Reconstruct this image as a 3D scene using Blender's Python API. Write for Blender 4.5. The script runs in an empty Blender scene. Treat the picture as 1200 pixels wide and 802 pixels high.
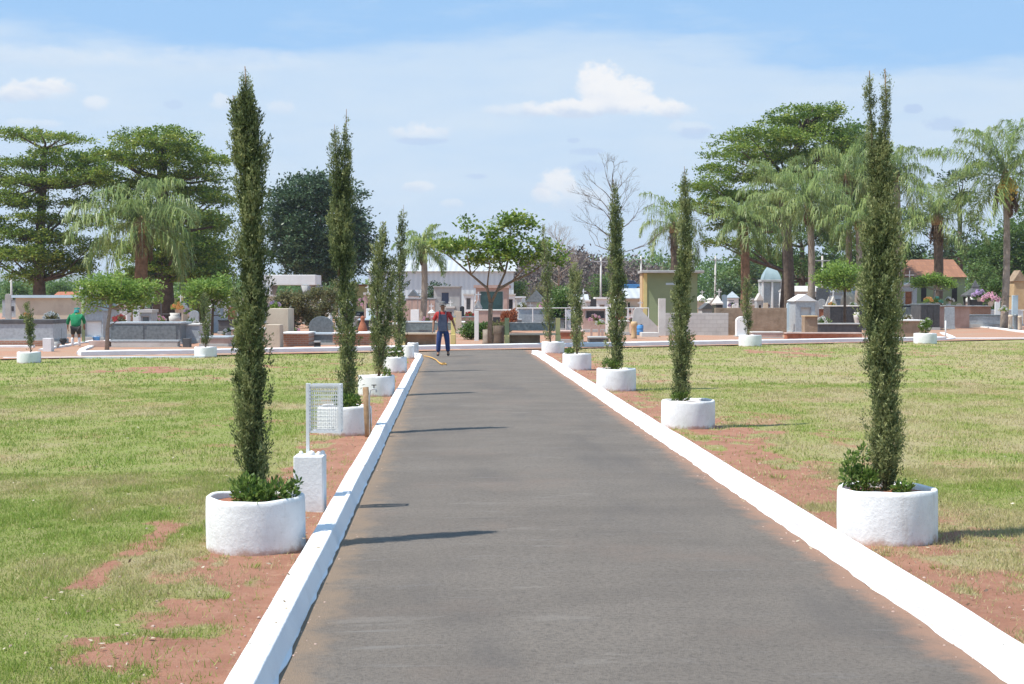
import bpy, math, random
import numpy as np
from mathutils import Vector, Matrix
random.seed(7)
rng = np.random.default_rng(11)
R = math.radians
scene = bpy.context.scene
COL = scene.collection

# ---------------------------------------------------------------- camera
F_PX = 1750.0                       # focal length in pixels of the 1200 px wide photograph
HOR = 348.0                         # horizon row
CAM_H = 2.0
YAW = math.atan(71.0 / F_PX)
PITCH = math.atan((401.0 - HOR) / F_PX)
cam_d = bpy.data.cameras.new('camera')
cam_d.sensor_width = 36.0
cam_d.lens = 36.0 * F_PX / 1200.0
cam_d.clip_start = 0.1
cam_d.clip_end = 12000.0
cam = bpy.data.objects.new('camera', cam_d)
COL.objects.link(cam)
cam.location = (0, 0, CAM_H)
cam.rotation_euler = (R(90) - PITCH, 0, -YAW)
scene.camera = cam

# ---------------------------------------------------------------- world: sky and clouds, all by direction
SUN_EL = R(61.0)
SHADOW_DIR = R(16.0)                # shadows run this way from +X
sun_vec = Vector((-math.cos(SHADOW_DIR) * math.cos(SUN_EL), -math.sin(SHADOW_DIR) * math.cos(SUN_EL), math.sin(SUN_EL)))
world = bpy.data.worlds.new('World')
scene.world = world
world.use_nodes = True
nt = world.node_tree
nt.nodes.clear()
def N(t, **kw):
    n = nt.nodes.new(t)
    for k, v in kw.items(): setattr(n, k, v)
    return n
def L(a, b): nt.links.new(a, b)
def setin(sock, v):
    if hasattr(v, 'is_linked') or hasattr(v, 'links'): L(v, sock)
    else: sock.default_value = v
def M(op, a, b=0.0, c=None, clamp=False):
    n = N('ShaderNodeMath', operation=op); n.use_clamp = clamp
    setin(n.inputs[0], a); setin(n.inputs[1], b)
    if c is not None: setin(n.inputs[2], c)
    return n.outputs[0]
def MR(v, a, b, c=0.0, d=1.0):
    n = N('ShaderNodeMapRange', interpolation_type='SMOOTHSTEP')
    setin(n.inputs['Value'], v); setin(n.inputs['From Min'], a); setin(n.inputs['From Max'], b)
    setin(n.inputs['To Min'], c); setin(n.inputs['To Max'], d)
    return n.outputs[0]
def MIX(f, a, b):
    n = N('ShaderNodeMix', data_type='RGBA')
    setin(n.inputs[0], f)
    for s, v in ((n.inputs[6], a), (n.inputs[7], b)):
        if isinstance(v, tuple): s.default_value = (*v, 1)
        else: L(v, s)
    return n.outputs[2]
sky = N('ShaderNodeTexSky', sky_type='NISHITA')
sky.sun_disc = False
sky.sun_elevation = SUN_EL
sky.sun_rotation = math.atan2(sun_vec.x, sun_vec.y)
sky.air_density = 1.0; sky.dust_density = 0.6; sky.ozone_density = 1.0
tc = N('ShaderNodeTexCoord')
sep = N('ShaderNodeSeparateXYZ'); L(tc.outputs['Generated'], sep.inputs[0])
az = M('ARCTAN2', sep.outputs[0], sep.outputs[1])
el = M('ARCSINE', sep.outputs[2])
def cloudnoise(sx, sz, detail, off, rough=0.55):
    cb = N('ShaderNodeCombineXYZ'); L(M('MULTIPLY', az, sx), cb.inputs[0]); L(M('MULTIPLY', el, sz), cb.inputs[1]); cb.inputs[2].default_value = off
    n = N('ShaderNodeTexNoise'); n.inputs['Scale'].default_value = 1.0; n.inputs['Detail'].default_value = detail; n.inputs['Roughness'].default_value = rough
    L(cb.outputs[0], n.inputs['Vector'])
    return n.outputs['Fac']
# thin veil of high cloud low over the horizon, its upper edge ragged
vn1 = cloudnoise(3.0, 16.0, 7, 3.1)
vn2 = cloudnoise(12.0, 50.0, 8, 8.4, 0.6)
edge = M('ADD', M('MULTIPLY', M('SUBTRACT', vn1, 0.5), 0.11), M('MULTIPLY', M('SUBTRACT', vn2, 0.5), 0.05))
eln = M('ADD', el, edge)
veil = MR(eln, 0.172, 0.140, 0.0, 1.0)
veil = M('MULTIPLY', veil, M('ADD', 0.50, M('MULTIPLY', vn2, 0.62)), clamp=True)
high = M('MULTIPLY', MR(vn2, 0.5, 0.75), 0.22)
veil = M('MAXIMUM', veil, high)
base = MIX(0.8, sky.outputs[0], (3.3, 5.7, 9.0))
col = MIX(veil, base, (6.0, 7.1, 8.3))
# bluish tone of the lowest air
col = MIX(MR(el, 0.06, -0.01, 0.0, 0.35), col, (5.8, 7.1, 8.6))
# fair-weather cumulus
pn = cloudnoise(70.0, 95.0, 8, 1.7, 0.62)
pn2 = cloudnoise(26.0, 40.0, 6, 5.2, 0.55)
def pix_dir(px, py):
    x = (px - 600) / F_PX; y = (401 - py) / F_PX
    return YAW + math.atan(x), math.atan(y) - PITCH
blobs = [  # px, py, half width, half height, strength
    (706, 110, 36, 32, 1.0), (735, 116, 34, 24, 1.0), (758, 128, 44, 17, 1.0), (668, 128, 50, 13, .95), (608, 130, 48, 10, .45), (790, 132, 26, 10, .45), (700, 126, 70, 12, .5),
    (46, 117, 36, 17, .8), (66, 112, 20, 13, .8), (20, 124, 26, 10, .6), (116, 131, 15, 10, .5), (250, 78, 120, 16, .22), (60, 82, 90, 14, .22),
    (652, 218, 24, 20, .85), (640, 232, 18, 12, .6), (676, 236, 44, 18, .4), (497, 157, 36, 13, .6), (492, 220, 20, 8, .5), (530, 240, 14, 7, .35), (810, 153, 30, 10, .28),
    (262, 126, 16, 12, .45), (330, 130, 20, 10, .3), (45, 155, 30, 7, .3), (-200, 90, 60, 20, .9), (1420, 100, 70, 22, .9), (1500, 190, 60, 18, .7)]
lit = None
for (bx, by, hw, hh, st) in blobs:
    a0, e0 = pix_dir(bx, by)
    da = M('DIVIDE', M('SUBTRACT', az, a0), hw / F_PX)
    de = M('DIVIDE', M('SUBTRACT', el, e0), hh / F_PX)
    de = M('MAXIMUM', de, M('MULTIPLY', de, -1.35))        # flatter underside
    e = M('ADD', M('MULTIPLY', da, da), M('MULTIPLY', de, de))
    f = M('MULTIPLY', MR(M('ADD', e, M('ADD', M('MULTIPLY', M('SUBTRACT', pn, 0.5), 3.2), M('MULTIPLY', M('SUBTRACT', pn2, 0.5), 2.2))), 1.25, 0.25), st)
    tone = MR(M('ADD', M('DIVIDE', M('SUBTRACT', el, e0), hh / F_PX), M('MULTIPLY', M('SUBTRACT', pn, 0.5), 2.5)), -0.9, 0.5)
    c = MIX(tone, (5.6, 6.5, 7.9), (8.2, 8.3, 8.5))
    col = MIX(f, col, c)
# small grey-blue puffs
for (bx, by, hw, hh, st) in [(688, 178, 24, 5, .4), (690, 196, 26, 7, .35), (1068, 135, 12, 6, .55), (1108, 153, 28, 8, .45), (560, 207, 14, 4, .4), (672, 165, 8, 3, .4), (205, 128, 14, 6, .3), (495, 166, 34, 5, .35), (810, 158, 26, 8, .35)]:
    a0, e0 = pix_dir(bx, by)
    da = M('DIVIDE', M('SUBTRACT', az, a0), hw / F_PX); de = M('DIVIDE', M('SUBTRACT', el, e0), hh / F_PX)
    e = M('ADD', M('MULTIPLY', da, da), M('MULTIPLY', de, de))
    f = M('MULTIPLY', MR(M('ADD', e, M('MULTIPLY', M('SUBTRACT', pn, 0.5), 3.0)), 1.1, 0.2), st)
    col = MIX(f, col, (4.0, 5.2, 7.6))
bg = N('ShaderNodeBackground'); bg.inputs['Strength'].default_value = 0.085
L(col, bg.inputs['Color'])
wo = N('ShaderNodeOutputWorld'); L(bg.outputs[0], wo.inputs['Surface'])

sun_d = bpy.data.lights.new('sun', 'SUN'); sun_d.energy = 4.6; sun_d.angle = R(0.53); sun_d.color = (1.0, 0.955, 0.89)
sun = bpy.data.objects.new('sun', sun_d); COL.objects.link(sun)
sun.rotation_euler = sun_vec.to_track_quat('Z', 'Y').to_euler(); sun.location = (0, 0, 60)
scene.view_settings.view_transform = 'Standard'; scene.view_settings.look = 'None'
scene.view_settings.exposure = 0.42; scene.view_settings.gamma = 1.0; scene.view_settings.use_curve_mapping = False
scene.cycles.max_bounces = 6; scene.cycles.transparent_max_bounces = 8

# ---------------------------------------------------------------- placing helpers (photograph row/column -> point of the place)
def D(py): return CAM_H * F_PX / (py - HOR)
def at(px, py, d):
    xc = (px - 600) / F_PX; yc = (401 - py) / F_PX
    cp, sp, cy, sy = math.cos(PITCH), math.sin(PITCH), math.cos(YAW), math.sin(YAW)
    fw = cp + yc * sp; up = -sp + yc * cp          # forward / up amounts of the ray
    k = d / fw
    return Vector((xc * k * cy + d * sy, -xc * k * sy + d * cy, CAM_H + up * k))
def ground(px, py):
    d = D(py); v = at(px, py, d); v.z = 0
    return v
def px_m(d): return d / F_PX

# ---------------------------------------------------------------- noise in numpy
def _h(i, j, k, s):
    n = (i * 374761393 + j * 668265263 + k * 2147483647 + s * 1274126177) & 0xffffffff
    n = ((n ^ (n >> 13)) * 1274126177) & 0xffffffff
    n = n ^ (n >> 16)
    return (n & 0xffff) / 65535.0
def vnoise(x, y, z=None, s=0):
    x = np.asarray(x, float); y = np.asarray(y, float); z = np.zeros_like(x) if z is None else np.asarray(z, float)
    xi, yi, zi = np.floor(x).astype(np.int64), np.floor(y).astype(np.int64), np.floor(z).astype(np.int64)
    fx, fy, fz = x - xi, y - yi, z - zi
    fx, fy, fz = fx * fx * (3 - 2 * fx), fy * fy * (3 - 2 * fy), fz * fz * (3 - 2 * fz)
    r = 0
    for a in (0, 1):
        for b in (0, 1):
            for c in (0, 1):
                w = (fx if a else 1 - fx) * (fy if b else 1 - fy) * (fz if c else 1 - fz)
                r = r + w * _h(xi + a, yi + b, zi + c, s)
    return r
def fbm(x, y, z=None, s=0, o=4):
    r = 0; a = .5; t = 0
    for i in range(o):
        r = r + a * vnoise(x * 2**i, y * 2**i, None if z is None else z * 2**i, s + i); t += a; a *= .5
    return r / t
def sstep(a, b, x):
    t = np.clip((x - a) / (b - a), 0, 1); return t * t * (3 - 2 * t)

# ---------------------------------------------------------------- materials
def new_mat(name):
    m = bpy.data.materials.new(name); m.use_nodes = True
    return m, m.node_tree, m.node_tree.nodes['Principled BSDF']
def tex(t, kind, scale, detail=4, rough=.55, coord='Object', stretch=None, attr='Fac'):
    tcn = t.nodes.new('ShaderNodeTexCoord'); src = tcn.outputs[coord]
    if stretch:
        mp = t.nodes.new('ShaderNodeMapping'); mp.inputs['Scale'].default_value = stretch
        t.links.new(src, mp.inputs['Vector']); src = mp.outputs[0]
    n = t.nodes.new(kind)
    n.inputs['Scale'].default_value = scale
    if 'Detail' in n.inputs: n.inputs['Detail'].default_value = detail
    if kind == 'ShaderNodeTexNoise': n.inputs['Roughness'].default_value = rough
    t.links.new(src, n.inputs['Vector'])
    return n
def ramp(t, src, stops):
    r = t.nodes.new('ShaderNodeValToRGB'); cr = r.color_ramp
    while len(cr.elements) < len(stops): cr.elements.new(.5)
    for e, (p, c) in zip(cr.elements, stops):
        e.position = p; e.color = (*c, 1) if len(c) == 3 else c
    t.links.new(src, r.inputs[0]); return r.outputs[0]
def tmix(t, f, a, b, mode='MIX'):
    n = t.nodes.new('ShaderNodeMix'); n.data_type = 'RGBA'; n.blend_type = mode
    for s, v in ((n.inputs[0], f), (n.inputs[6], a), (n.inputs[7], b)):
        if isinstance(v, (int, float)): s.default_value = v
        elif isinstance(v, tuple): s.default_value = (*v, 1)
        else: t.links.new(v, s)
    return n.outputs[2]
def tmr(t, v, a, b, c=0., d=1.):
    n = t.nodes.new('ShaderNodeMapRange'); n.interpolation_type = 'SMOOTHSTEP'
    t.links.new(v, n.inputs[0])
    for i, x in enumerate((a, b, c, d)): n.inputs[i + 1].default_value = x
    return n.outputs[0]
def bump(t, bs, src, strength, dist):
    b = t.nodes.new('ShaderNodeBump'); b.inputs['Strength'].default_value = strength; b.inputs['Distance'].default_value = dist
    t.links.new(src, b.inputs['Height']); t.links.new(b.outputs[0], bs.inputs['Normal'])
def rough_mat(name, c, c2=None, scale=3.0, rough=.85, bscale=40, bstr=.3, bdist=.01, spec=.3, stain=None, stain_amt=.5):
    """a weathered surface: base colour wandering to c2, fine grain, optional blotchy stain"""
    m, t, b = new_mat(name)
    c2 = c2 or tuple(x * .78 for x in c)
    n1 = tex(t, 'ShaderNodeTexNoise', scale, 6, .6)
    out = tmix(t, tmr(t, n1.outputs['Fac'], .35, .7), c, c2)
    if stain:
        n2 = tex(t, 'ShaderNodeTexNoise', scale * 1.7, 8, .7)
        out = tmix(t, tmr(t, n2.outputs['Fac'], .52, .72, 0, stain_amt), out, stain)
    t.links.new(out, b.inputs['Base Color'])
    b.inputs['Roughness'].default_value = rough; b.inputs['Specular IOR Level'].default_value = spec
    n3 = tex(t, 'ShaderNodeTexNoise', bscale, 5, .65)
    bump(t, b, n3.outputs['Fac'], bstr, bdist)
    return m
def leaf_mat(name, a, b_, c_=None, trans=.3, rough=.55):
    m, t, bs = new_mat(name)
    at_ = t.nodes.new('ShaderNodeAttribute'); at_.attribute_name = 'tone'
    out = ramp(t, at_.outputs['Fac'], [(0, a), (.55, b_), (1, c_ or b_)])
    t.links.new(out, bs.inputs['Base Color'])
    bs.inputs['Roughness'].default_value = rough; bs.inputs['Specular IOR Level'].default_value = .35
    tr = t.nodes.new('ShaderNodeBsdfTranslucent'); t.links.new(out, tr.inputs['Color'])
    mx = t.nodes.new('ShaderNodeMixShader'); mx.inputs[0].default_value = trans
    t.links.new(bs.outputs[0], mx.inputs[1]); t.links.new(tr.outputs[0], mx.inputs[2])
    t.links.new(mx.outputs[0], t.nodes['Material Output'].inputs['Surface'])
    return m
MT = {}
MT['whitewash'] = rough_mat('whitewash', (.80, .80, .79), (.73, .73, .72), 2.5, .9, 30, .5, .012, stain=(.52, .42, .36), stain_amt=.35)
MT['kerb_white'] = rough_mat('kerb_white', (.80, .80, .79), (.74, .74, .74), 1.5, .85, 18, .45, .02, stain=(.55, .47, .42), stain_amt=.22)
MT['white_metal'] = rough_mat('white_metal', (.78, .78, .77), (.7, .7, .69), 8, .45, 60, .05, .002, spec=.5)
MT['soil'] = rough_mat('soil', (.36, .155, .09), (.27, .11, .065), 5, .95, 45, .6, .02)
MT['wood'] = rough_mat('wood', (.36, .24, .14), (.24, .15, .08), 12, .85, 60, .4, .004)
MT['bark'] = rough_mat('bark', (.16, .12, .09), (.09, .07, .055), 4, .95, 18, .8, .03)
MT['palebark'] = rough_mat('palebark', (.34, .29, .24), (.22, .18, .14), 3, .95, 18, .6, .03)
MT['cypress_wood'] = rough_mat('cypress_wood', (.24, .17, .12), (.14, .1, .07), 10, .95, 40, .5, .01)
MT['concrete'] = rough_mat('concrete', (.47, .475, .46), (.34, .345, .335), 1.2, .9, 20, .4, .01, stain=(.28, .25, .22))
MT['lightstone'] = rough_mat('lightstone', (.62, .60, .56), (.5, .47, .43), 1.4, .85, 20, .3, .01, stain=(.36, .32, .28))
MT['white_plaster'] = rough_mat('white_plaster', (.82, .82, .80), (.74, .73, .70), .8, .85, 14, .3, .01, stain=(.45, .41, .37))
MT['beige'] = rough_mat('beige', (.60, .52, .40), (.5, .42, .32), 1.0, .9, 14, .3, .01, stain=(.36, .29, .22))
MT['pinkstone'] = rough_mat('pinkstone', (.52, .38, .32), (.42, .29, .24), 2.0, .8, 14, .3, .01, stain=(.32, .24, .2))
MT['granite'] = rough_mat('granite', (.20, .23, .24), (.12, .145, .155), 9, .35, 50, .1, .003, spec=.5)
MT['paleg'] = rough_mat('pale_granite', (.42, .46, .48), (.32, .35, .37), 9, .4, 50, .1, .003, spec=.5)
MT['black_granite'] = rough_mat('black_granite', (.028, .03, .035), (.05, .05, .055), 9, .25, 50, .05, .002, spec=.55)
MT['darkgrey'] = rough_mat('dark_stone', (.12, .12, .12), (.08, .08, .085), 4, .6, 30, .3, .006)
MT['brown_stone'] = rough_mat('brown_stone', (.36, .27, .19), (.25, .18, .12), 2.4, .9, 12, .7, .03, stain=(.16, .12, .09))
MT['terracotta'] = rough_mat('terracotta', (.42, .16, .09), (.3, .11, .06), 5, .9, 30, .4, .01)
MT['green_paint'] = rough_mat('green_paint', (.28, .34, .19), (.24, .30, .165), .6, .8, 20, .15, .006, stain=(.17, .2, .12), stain_amt=.3)
MT['teal_glass'] = rough_mat('teal_glass', (.05, .13, .12), (.03, .08, .08), 2, .15, 6, .05, .01, spec=.6)
MT['blue_glass'] = rough_mat('blue_glass', (.04, .06, .12), (.03, .045, .09), 2, .2, 6, .05, .01, spec=.6)
MT['yellow_paint'] = rough_mat('yellow_paint', (.68, .60, .26), (.6, .5, .22), 1, .8, 20, .2, .01)
MT['blue_plastic'] = rough_mat('blue_plastic', (.08, .28, .6), (.07, .24, .5), 3, .45, 20, .05, .003, spec=.5)
MT['dark'] = rough_mat('dark', (.03, .03, .03), (.05, .045, .04), 4, .8, 30, .2, .005)
MT['rust'] = rough_mat('rust', (.34, .14, .07), (.22, .09, .045), 6, .95, 30, .5, .01)
MT['metal'] = rough_mat('metal', (.5, .5, .5), (.4, .4, .4), 6, .4, 30, .1, .003, spec=.6)
MT['bluewhite'] = rough_mat('pale_blue_paint', (.55, .68, .74), (.46, .58, .64), 1, .7, 20, .2, .008)
MT['sand'] = rough_mat('sandstone', (.58, .42, .24), (.46, .32, .18), 2, .9, 20, .4, .01)
def brick_mat(name, c1, c2, mortar, scale, bw=.5, rh=.25, msz=.02):
    m, t, b = new_mat(name)
    tcn = t.nodes.new('ShaderNodeTexCoord')
    mp = t.nodes.new('ShaderNodeMapping'); mp.inputs['Rotation'].default_value = (R(90), 0, 0)
    t.links.new(tcn.outputs['Object'], mp.inputs[0])
    n = t.nodes.new('ShaderNodeTexBrick'); t.links.new(mp.outputs[0], n.inputs['Vector'])
    n.inputs['Color1'].default_value = (*c1, 1); n.inputs['Color2'].default_value = (*c2, 1); n.inputs['Mortar'].default_value = (*mortar, 1)
    n.inputs['Scale'].default_value = scale; n.inputs['Brick Width'].default_value = bw; n.inputs['Row Height'].default_value = rh; n.inputs['Mortar Size'].default_value = msz
    n1 = tex(t, 'ShaderNodeTexNoise', 1.6, 7, .65)
    out = tmix(t, tmr(t, n1.outputs['Fac'], .45, .75, 0, .5), n.outputs['Color'], tuple(x * .6 for x in c1))
    t.links.new(out, b.inputs['Base Color']); b.inputs['Roughness'].default_value = .92
    bump(t, b, n.outputs['Fac'], -.4, .01)
    return m
MT['blocks'] = brick_mat('grey_blocks', (.56, .54, .50), (.50, .48, .45), (.42, .40, .37), 1, .4, .2, .012)
MT['bricks'] = brick_mat('red_bricks', (.42, .22, .14), (.34, .17, .11), (.40, .32, .26), 1, .22, .08, .012)
MT['roof_tiles'] = brick_mat('roof_tiles', (.33, .155, .085), (.25, .115, .065), (.25, .12, .07), 1, .25, .35, .03)

# ---------------------------------------------------------------- mesh helpers
class MB:
    def __init__(s): s.v = []; s.f = []
    def box(s, c, size, rz=0, taper=1.0, rx=0, ry=0):
        m = Matrix.Rotation(rz, 3, 'Z') @ Matrix.Rotation(ry, 3, 'Y') @ Matrix.Rotation(rx, 3, 'X')
        b = len(s.v); c = Vector(c)
        for z in (-.5, .5):
            k = taper if z > 0 else 1
            for x, y in ((-.5, -.5), (.5, -.5), (.5, .5), (-.5, .5)):
                s.v.append(c + m @ Vector((x * size[0] * k, y * size[1] * k, z * size[2])))
        s.f += [(b, b+3, b+2, b+1), (b+4, b+5, b+6, b+7)] + [(b+i, b+(i+1) % 4, b+4+(i+1) % 4, b+4+i) for i in range(4)]
        return s
    def cbox(s, x, y, z0, sx, sy, h, **k):      # box standing on z0
        return s.box((x, y, z0 + h / 2), (sx, sy, h), **k)
    def tube(s, pts, rad, n=8, cap=True):
        pts = [Vector(p) for p in pts]
        if not hasattr(rad, '__len__'): rad = [rad] * len(pts)
        b0 = len(s.v); prev = None
        for i, p in enumerate(pts):
            d = (pts[min(i+1, len(pts)-1)] - pts[max(i-1, 0)])
            if d.length < 1e-9: d = Vector((0, 0, 1))
            d.normalize()
            if prev is None:
                u = d.orthogonal().normalized()
            else:
                u = (prev - d * prev.dot(d))
                u = u.normalized() if u.length > 1e-6 else d.orthogonal().normalized()
            prev = u; w = d.cross(u)
            for k in range(n):
                a = 2 * math.pi * k / n
                s.v.append(p + (u * math.cos(a) + w * math.sin(a)) * rad[i])
        for i in range(len(pts) - 1):
            for k in range(n):
                a, b = b0 + i*n + k, b0 + i*n + (k+1) % n
                s.f.append((a, b, b + n, a + n))
        if cap:
            s.f.append(tuple(b0 + k for k in reversed(range(n)))); e = b0 + (len(pts)-1)*n
            s.f.append(tuple(e + k for k in range(n)))
        return s
    def lathe(s, prof, n=24, c=(0, 0, 0), wob=0, sx=1, sy=1, seed=0):
        b0 = len(s.v); r_ = random.Random(seed)
        wv = [1 + wob * (r_.random() - .5) for _ in range(n)]
        for (r, z) in prof:
            for k in range(n):
                a = 2 * math.pi * k / n
                s.v.append(Vector((c[0] + r * wv[k] * math.cos(a) * sx, c[1] + r * wv[k] * math.sin(a) * sy, c[2] + z)))
        for i in range(len(prof) - 1):
            for k in range(n):
                a, b = b0 + i*n + k, b0 + i*n + (k+1) % n
                s.f.append((a, b, b+n, a+n))
        if prof[0][0] > 1e-4: s.f.append(tuple(b0 + k for k in reversed(range(n))))
        if prof[-1][0] > 1e-4:
            e = b0 + (len(prof)-1)*n; s.f.append(tuple(e + k for k in range(n)))
        return s
    def prism(s, poly, y0, y1):                 # polygon in XZ (counter-clockwise seen from -Y) pushed along Y
        b = len(s.v); n = len(poly)
        for y in (y0, y1):
            for (x, z) in poly: s.v.append(Vector((x, y, z)))
        s.f.append(tuple(b + i for i in range(n))); s.f.append(tuple(b + n + i for i in reversed(range(n))))
        for i in range(n): s.f.append((b + (i+1) % n, b + i, b + n + i, b + n + (i+1) % n))
        return s
    def gable(s, x, y, z0, sx, sy, h):          # ridge along Y
        return s.prism([(x - sx/2, z0), (x + sx/2, z0), (x, z0 + h)], y - sy/2, y + sy/2)
    def pyramid(s, x, y, z0, sx, sy, h):
        b = len(s.v)
        for a, c in ((-.5, -.5), (.5, -.5), (.5, .5), (-.5, .5)): s.v.append(Vector((x + a*sx, y + c*sy, z0)))
        s.v.append(Vector((x, y, z0 + h)))
        s.f += [(b, b+3, b+2, b+1)] + [(b+i, b+(i+1) % 4, b+4) for i in range(4)]
        return s
    def ball(s, c, r, n=10, sz=1.0):
        prof = [(max(1e-5, math.sin(math.pi*i/n)) * r, -math.cos(math.pi*i/n) * r * sz) for i in range(n+1)]
        return s.lathe(prof, n, c)
    def build(s, name, mat, parent=None, smooth=False, bevel=0):
        me = bpy.data.meshes.new(name); me.from_pydata([tuple(v) for v in s.v], [], s.f); me.update()
        if smooth:
            for p in me.polygons: p.use_smooth = True
        me.materials.append(MT[mat] if isinstance(mat, str) else mat)
        o = bpy.data.objects.new(name, me); COL.objects.link(o)
        if parent: o.parent = parent
        if bevel:
            bm = o.modifiers.new('bevel', 'BEVEL'); bm.width = bevel; bm.segments = 2; bm.limit_method = 'ANGLE'
        return o
def raw_mesh(name, V, faces_n, nv, mat, parent=None, attrs=None, smooth=False):
    """V (n*nv,3) verts, each nv consecutive verts one face"""
    me = bpy.data.meshes.new(name); nV = len(V); nf = nV // nv
    me.vertices.add(nV); me.vertices.foreach_set('co', np.asarray(V, np.float32).ravel())
    me.loops.add(nV); me.loops.foreach_set('vertex_index', np.arange(nV, dtype=np.int32))
    me.polygons.add(nf); me.polygons.foreach_set('loop_start', np.arange(0, nV, nv, dtype=np.int32)); me.polygons.foreach_set('loop_total', np.full(nf, nv, np.int32))
    for k, a in (attrs or {}).items():
        at_ = me.attributes.new(k, 'FLOAT', 'POINT'); at_.data.foreach_set('value', np.asarray(a, np.float32))
    me.update(calc_edges=True); me.validate()
    me.materials.append(MT[mat] if isinstance(mat, str) else mat)
    o = bpy.data.objects.new(name, me); COL.objects.link(o)
    if parent: o.parent = parent
    return o
def unit(a): return a / np.maximum(np.linalg.norm(a, axis=1, keepdims=True), 1e-9)
def kites(name, P, A, Ln, W, tone, mat, parent=None, side=None):
    """small leaf-like kites: base P, axis A, length, width"""
    n = len(P); A = unit(A)
    B = rng.normal(size=(n, 3)) if side is None else side
    B = unit(B - A * (A * B).sum(1, keepdims=True))
    Ln = np.broadcast_to(Ln, n)[:, None]; W = np.broadcast_to(W, n)[:, None]
    V = np.stack([P, P + A*Ln*.5 + B*W/2, P + A*Ln, P + A*Ln*.5 - B*W/2], 1).reshape(-1, 3)
    return raw_mesh(name, V, n, 4, mat, parent, {'tone': np.repeat(tone, 4)})
def grid_mesh(name, X, Y, Z, mat, attrs=None, kind='structure'):
    ny, nx = X.shape
    me = bpy.data.meshes.new(name)
    V = np.stack([X, Y, Z], -1).reshape(-1, 3)
    i = np.arange(ny-1)[:, None] * nx + np.arange(nx-1)[None, :]
    Fq = np.stack([i, i+1, i+1+nx, i+nx], -1).reshape(-1)
    me.vertices.add(len(V)); me.vertices.foreach_set('co', V.astype(np.float32).ravel())
    me.loops.add(len(Fq)); me.loops.foreach_set('vertex_index', Fq.astype(np.int32))
    nf = len(Fq)//4
    me.polygons.add(nf); me.polygons.foreach_set('loop_start', np.arange(0, nf*4, 4, dtype=np.int32)); me.polygons.foreach_set('loop_total', np.full(nf, 4, np.int32))
    me.polygons.foreach_set('use_smooth', np.ones(nf, bool))
    for k, a in (attrs or {}).items():
        at_ = me.attributes.new(k, 'FLOAT', 'POINT'); at_.data.foreach_set('value', a.ravel().astype(np.float32))
    me.update(calc_edges=True)
    me.materials.append(MT[mat] if isinstance(mat, str) else mat)
    o = bpy.data.objects.new(name, me); COL.objects.link(o)
    o['kind'] = kind
    return o
def thing(name, label, cat, loc=(0, 0, 0), rz=0, group=None):
    o = bpy.data.objects.new(name, None); COL.objects.link(o)
    o.empty_display_size = .1
    o.location = loc; o.rotation_euler = (0, 0, rz); o['label'] = label; o['category'] = cat
    if group: o['group'] = group
    return o
def tag(o, label, cat, group=None, loc=None):
    o['label'] = label; o['category'] = cat
    if group: o['group'] = group
    if loc is not None: o.location = loc
    return o
FACE = -YAW                               # turned square to the viewer's line, like the rows of graves
def struct(o): o['kind'] = 'structure'; return o
# ================================================================ SETTING
P0 = ground(100, 421); P1 = ground(1100, 401)
SL = (P1.y - P0.y) / (P1.x - P0.x)
def yfar(x): return P0.y + SL * (np.asarray(x) - P0.x)
LINE_RZ = math.atan(SL)

# soil / grass cover shared by the ground sheets and the blades
def soil_mask(X, Y):
    n = fbm(X * .9, Y * .45, s=3, o=5); n2 = fbm(X * 3.1, Y * 2.2, s=9, o=4); n3 = fbm(X * .35, Y * .22, s=21, o=4)
    dl = np.where(X < 1, -(X + 1.14), X - 3.09)
    w = np.where(X < 1, .58 + .30 * sstep(13, 11, Y), 1.0) + .25 * np.sin(Y * .31 + 1)
    edge = sstep(w + .55, w - .15, dl + (n - .5) * np.where(X < 1, 1.25, 1.9) + (n2 - .5) * 1.3)
    patch = sstep(.66, .74, n3 * .6 + n * .4 + (n2 - .5) * .22) * .9
    # worn diagonal track in the near left lawn
    tr = np.abs(X + 2.50 - .05 * np.sin(Y * 1.7)) + (n2 - .5) * .5
    track = sstep(.17, .03, tr) * sstep(9.0, 9.9, Y) * sstep(14.3, 12.8, Y) * (X < 0)
    tuft = sstep(.56, .66, fbm(X * 2.3, Y * 1.8, s=40, o=3))
    edge = edge * (1 - .9 * sstep(1.75, 2.05, -X + (n2 - .5) * .9 + (n - .5) * .6) * (X < 0)); patch = patch * (1 - (X < 0) * sstep(15, 12, Y))
    m = np.maximum(np.maximum(edge, patch), track)
    m = np.maximum(m, (.35 + .2 * (dl < 2.5)) * (1 - .8 * (X < -2.2) * sstep(14, 12, Y)) * sstep(.56, .72, fbm(X * 1.3, Y * .8, s=61, o=5)))
    return np.clip(m - tuft * .75 * sstep(0.1, .3, dl), 0, 1)
def dry_f(X, Y):
    a = fbm(X * .75, Y * .55, s=88, o=6); b = fbm(X * 2.2, Y * 1.5, s=99, o=3)
    side = np.where(X < 1, -.07, .045) + .10 * sstep(2.6, .8, np.where(X < 1, -(X + 1.14), X - 3.09)) - .05 * sstep(20, 9, Y) * (X < 1)
    return np.clip(sstep(.32, .70, a * .72 + b * .28 + side), 0, 1)
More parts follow.
